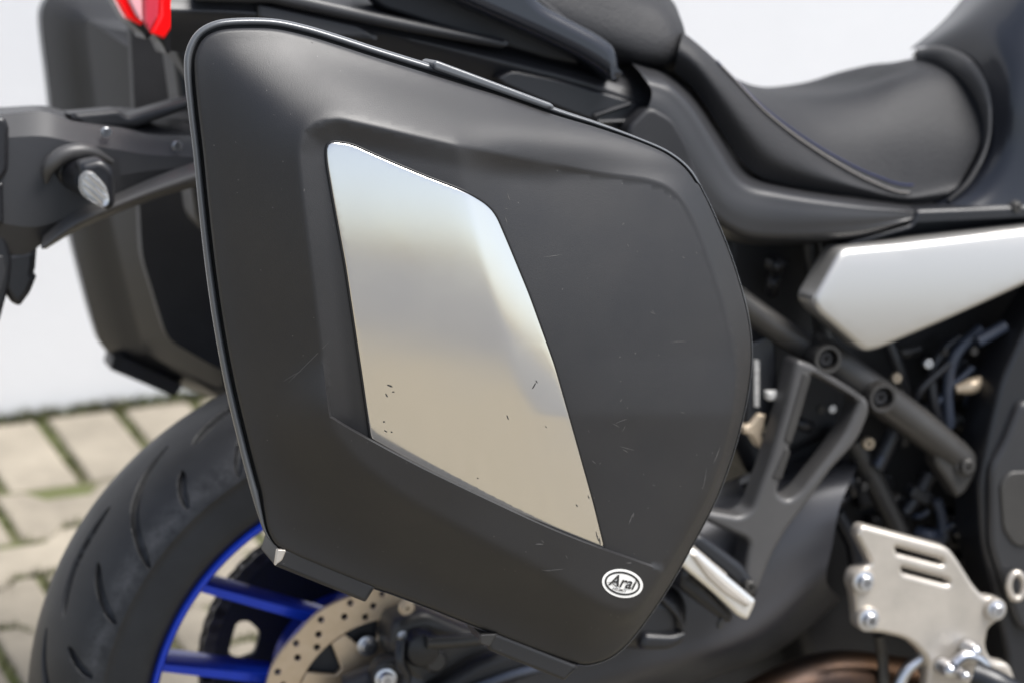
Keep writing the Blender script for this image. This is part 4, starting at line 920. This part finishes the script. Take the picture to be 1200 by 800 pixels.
mb = MB(); loft(mb, [[(1066, 58, 0.02), (1104, 26, 0.02), (1140, -14, 0.02), (1180, -46, 0.02), (1240, -70, 0.02), (1430, -96, 0.02)],
          [(1094, 56, -0.02), (1128, 28, -0.045), (1160, -2, -0.05), (1196, -30, -0.055), (1245, -50, -0.06), (1432, -74, -0.07)],
          [(1126, 74, -0.06), (1158, 50, -0.092), (1184, 28, -0.10), (1214, 6, -0.105), (1250, -10, -0.11), (1434, -30, -0.12)],
          [(1144, 100, -0.085), (1176, 84, -0.118), (1198, 70, -0.128), (1222, 58, -0.132), (1252, 48, -0.135), (1436, 38, -0.145)],
          [(1150, 132, -0.095), (1182, 122, -0.130), (1202, 114, -0.138), (1225, 108, -0.142), (1252, 102, -0.145), (1436, 96, -0.155)],
          [(1146, 178, -0.102), (1178, 176, -0.132), (1200, 174, -0.140), (1225, 172, -0.144), (1252, 170, -0.146), (1436, 166, -0.155)],
          [(1126, 216, -0.110), (1158, 222, -0.136), (1186, 224, -0.143), (1218, 224, -0.146), (1252, 224, -0.148), (1436, 222, -0.15)],
          [(1092, 238, -0.112), (1130, 246, -0.138), (1170, 250, -0.146), (1215, 250, -0.150), (1252, 250, -0.150), (1436, 246, -0.15)]], 60, 5)
tk = mb.build('fuel_tank', 'tank', bike, 60)
bolt('tank_bolt', un(1190, 243, -0.148), 0.0045, tk, 'frame')
# black core that fills the body below seat and tank
mb = MB(); plate(mb, [fillet([(760, 110), (880, 215), (1040, 225), (1085, 150), (1150, 120), (1450, 60), (1450, 330), (850, 330), (780, 240)], 10)], -0.02, 0.08, 0.01); mb.build('inner_frame_cover', 'dark', bike, 40)

# ---- number plate bracket, indicator, tail light
mb = MB(); loft(mb, [[(-60, 128, 0.05), (0, 126, 0.05), (50, 124, 0.05), (80, 130, 0.05), (138, 126, 0.05), (180, 128, 0.05), (260, 118, 0.05)],
          [(-60, 136, -0.03), (0, 134, -0.03), (50, 131, -0.03), (84, 142, -0.03), (140, 150, -0.03), (180, 158, -0.03), (260, 160, -0.03)],
          [(-60, 165, -0.050), (0, 162, -0.050), (50, 160, -0.050), (90, 168, -0.052), (140, 176, -0.052), (180, 182, -0.05), (260, 186, -0.05)],
          [(-60, 215, -0.055), (0, 212, -0.055), (40, 212, -0.055), (80, 214, -0.055), (140, 206, -0.055), (180, 200, -0.052), (260, 194, -0.05)],
          [(-60, 260, -0.055), (0, 262, -0.055), (30, 266, -0.055), (60, 262, -0.055), (120, 236, -0.055), (180, 214, -0.05), (260, 190, -0.05)],
          [(-60, 292, -0.045), (0, 296, -0.045), (30, 298, -0.045), (56, 282, -0.045), (120, 244, -0.045), (180, 222, -0.045), (260, 196, -0.045)],
          [(-60, 296, 0.03), (0, 298, 0.03), (30, 298, 0.03), (56, 282, 0.03), (120, 244, 0.03), (180, 222, 0.03), (260, 196, 0.03)]], 60, 1)
pb = mb.build('plate_bracket', 'grey', bike, 14)
mb = MB(); loft(mb, [[(52, 272, -0.045), (80, 246, -0.050), (120, 234, -0.055), (180, 208, -0.055), (240, 186, -0.055)],
          [(48, 290, -0.06), (82, 264, -0.066), (122, 244, -0.07), (180, 221, -0.07), (240, 200, -0.07)],
          [(52, 292, -0.055), (86, 270, -0.06), (126, 251, -0.064), (180, 230, -0.064), (240, 212, -0.064)],
          [(54, 292, -0.02), (88, 272, -0.02), (128, 254, -0.02), (180, 234, -0.02), (240, 216, -0.02)]], 40, 4); mb.build('lower_flange', 'cast', pb, 60)  # paler colour than the bracket, painting in the sheen along this flange
mb = MB(); plate(mb, [fillet([(80, 134), (138, 129), (150, 137), (222, 116), (222, 128), (160, 150), (100, 150)], 4)], -0.025, 0.04, 0.004); mb.build('upper_flange', 'grey', pb, 40)
mb = MB(); plate(mb, [fillet([(-30, 134), (6, 138), (11, 150), (10, 200), (2, 212), (-30, 212)], 4)], -0.062, 0.03, 0.004); mb.build('end_cover', 'black', pb, 40)
mb = MB(); plate(mb, [fillet([(-30, 214), (4, 214), (5, 262), (-30, 275)], 3)], -0.060, 0.03, 0.003); mb.build('end_cover', 'black', pb, 40)
mb = MB(); t = np.linspace(0, 2*math.pi, 32, endpoint=False); q = np.c_[98+33*np.cos(t)+4*np.sin(t), 206+24*np.sin(t)+4*np.cos(t)]
plate(mb, [q], -0.061, 0.03, 0.006, steps=5); hs_ = mb.build('indicator_base', 'black', pb, 50)
mb = MB(); tube(mb, [(54, 214, -0.060), (58, 196, -0.066), (76, 181, -0.068), (104, 178, -0.066), (132, 190, -0.060)], [0.002, 0.0065, 0.0075, 0.006, 0.002], 14); mb.build('indicator_brow', 'cast', pb, 60)
for x, y in ((124, 155), (207, 171)): bolt('bracket_bolt', un(x, y, -0.048), 0.0045, pb, 'steel', washer=False)
ts = MB(); tube(ts, [(92, 205, -0.06), (100, 208, -0.085), (106, 210, -0.11)], [0.015, 0.014, 0.013], 20); ts = ts.build('turn_signal', 'black', bike, 50)
mb = MB(); plate(mb, [fillet([(92, 192), (120, 186), (135, 200), (136, 240), (128, 248), (112, 240), (94, 222)], 8)], -0.118, 0.03, 0.006); mb.build('housing', 'black', ts, 50)
LN = fillet([(93, 208, 6), (102, 200, 5), (110, 202, 4), (126, 220, 6), (129, 238, 5), (123, 244, 5), (100, 233, 6), (93, 224, 6)], 6)
mb = MB(); plate(mb, [LN], -0.122, 0.006, 0.002); mb.build('reflector', 'reflector', ts, 50)
mb = MB(); plate(mb, [LN], -0.1285, 0.006, 0.003); mb.build('lens', 'lens', ts, 50)
for a, b in (((98, 210), (124, 232)), ((98, 218), (120, 238)), ((104, 206), (126, 226))):
    mb = MB(); tube(mb, [(*a, -0.1288), (*b, -0.1288)], 0.0011, 6); mb.build('lens_rib', 'reflector', ts, 60)
mb = MB(); plate(mb, [fillet([(10, 296), (44, 290), (42, 316), (40, 322), (44, 324), (36, 344), (24, 360), (14, 356), (4, 340), (-6, 320)], 4)], -0.045, 0.06, 0.006); mb.build('lamp_bracket', 'black', pb, 40)
mb = MB(); plate(mb, [fillet([(-20, 272), (6, 276), (14, 306), (12, 330), (0, 376), (-30, 420), (-30, 300)], 4)], -0.050, 0.012, 0.003); npl = mb.build('number_plate_holder', 'black', pb, 40)
mb = MB(); plate(mb, [fillet([(-24, 300), (4, 300), (8, 318), (-4, 362), (-24, 400)], 3)], -0.054, 0.004, 0.001); mb.build('plate_edge', 'grey', pb, 40)
mb = MB(); tube(mb, [(150, 140, 0.02), (190, 128, 0.01), (236, 112, 0.0)], 0.0045, 10); mb.build('case_support', 'grey', bike, 50)
mb = MB(); tube(mb, [(150, 205, 0.04), (200, 160, 0.02), (240, 150, 0.0)], 0.010, 12); mb.build('case_support', 'dark', bike, 50)
# tail light
mb = MB(); plate(mb, [fillet([(120, -60), (136, 0), (152, 26), (168, 40), (172, 48), (180, 40), (190, 52), (197, 66), (206, 48), (213, 20), (212, -60)], 3)], 0.02, 0.06, 0.004); tl_ = mb.build('tail_light', 'black', bike, 40)
for nm, poly, m, dy in (('outer_lens', [(128, -50), (136, 0), (148, 22), (166, 31), (168, 26), (150, 0), (140, -50)], 'red', 0.004), ('middle_lens', [(140, -50), (150, 0), (160, 20), (168, 26), (167, -50)], 'pink', 0.0),
                        ('middle_lens', [(167, -50), (168, 27), (176, 38), (186, 20), (188, -50)], 'rose', -0.002), ('outer_lens', [(188, -50), (187, 18), (176, 39), (193, 46), (208, 22), (210, -50)], 'red', 0.0)):
    mb = MB(); plate(mb, [fillet(poly, 2)], 0.012+dy, 0.02, 0.003); mb.build(nm, m, tl_, 50)
# dark rear underside between the cases
mb = MB(); plate(mb, [fillet([(215, -60), (330, -60), (420, 40), (420, 200), (330, 200), (250, 140), (205, 60)], 12)], 0.02, 0.06, 0.01); mb.build('tail_underside', 'dark', bike, 40)
mb = MB(); plate(mb, [fillet([(200, 40), (420, 40), (440, 330), (330, 360), (230, 260)], 12)], 0.06, 0.06, 0.01); mb.build('inner_mudguard', 'dark', bike, 40)
mb = MB(); plate(mb, [fillet([(152, 20), (262, 20), (300, 430), (262, 436), (196, 398), (166, 300)], 14)], 0.20, 0.02, 0.0006, steps=1); mb.build('case_shade', 'dark', bike, 40)  # dark sheet standing for the shade on the far case's inner side
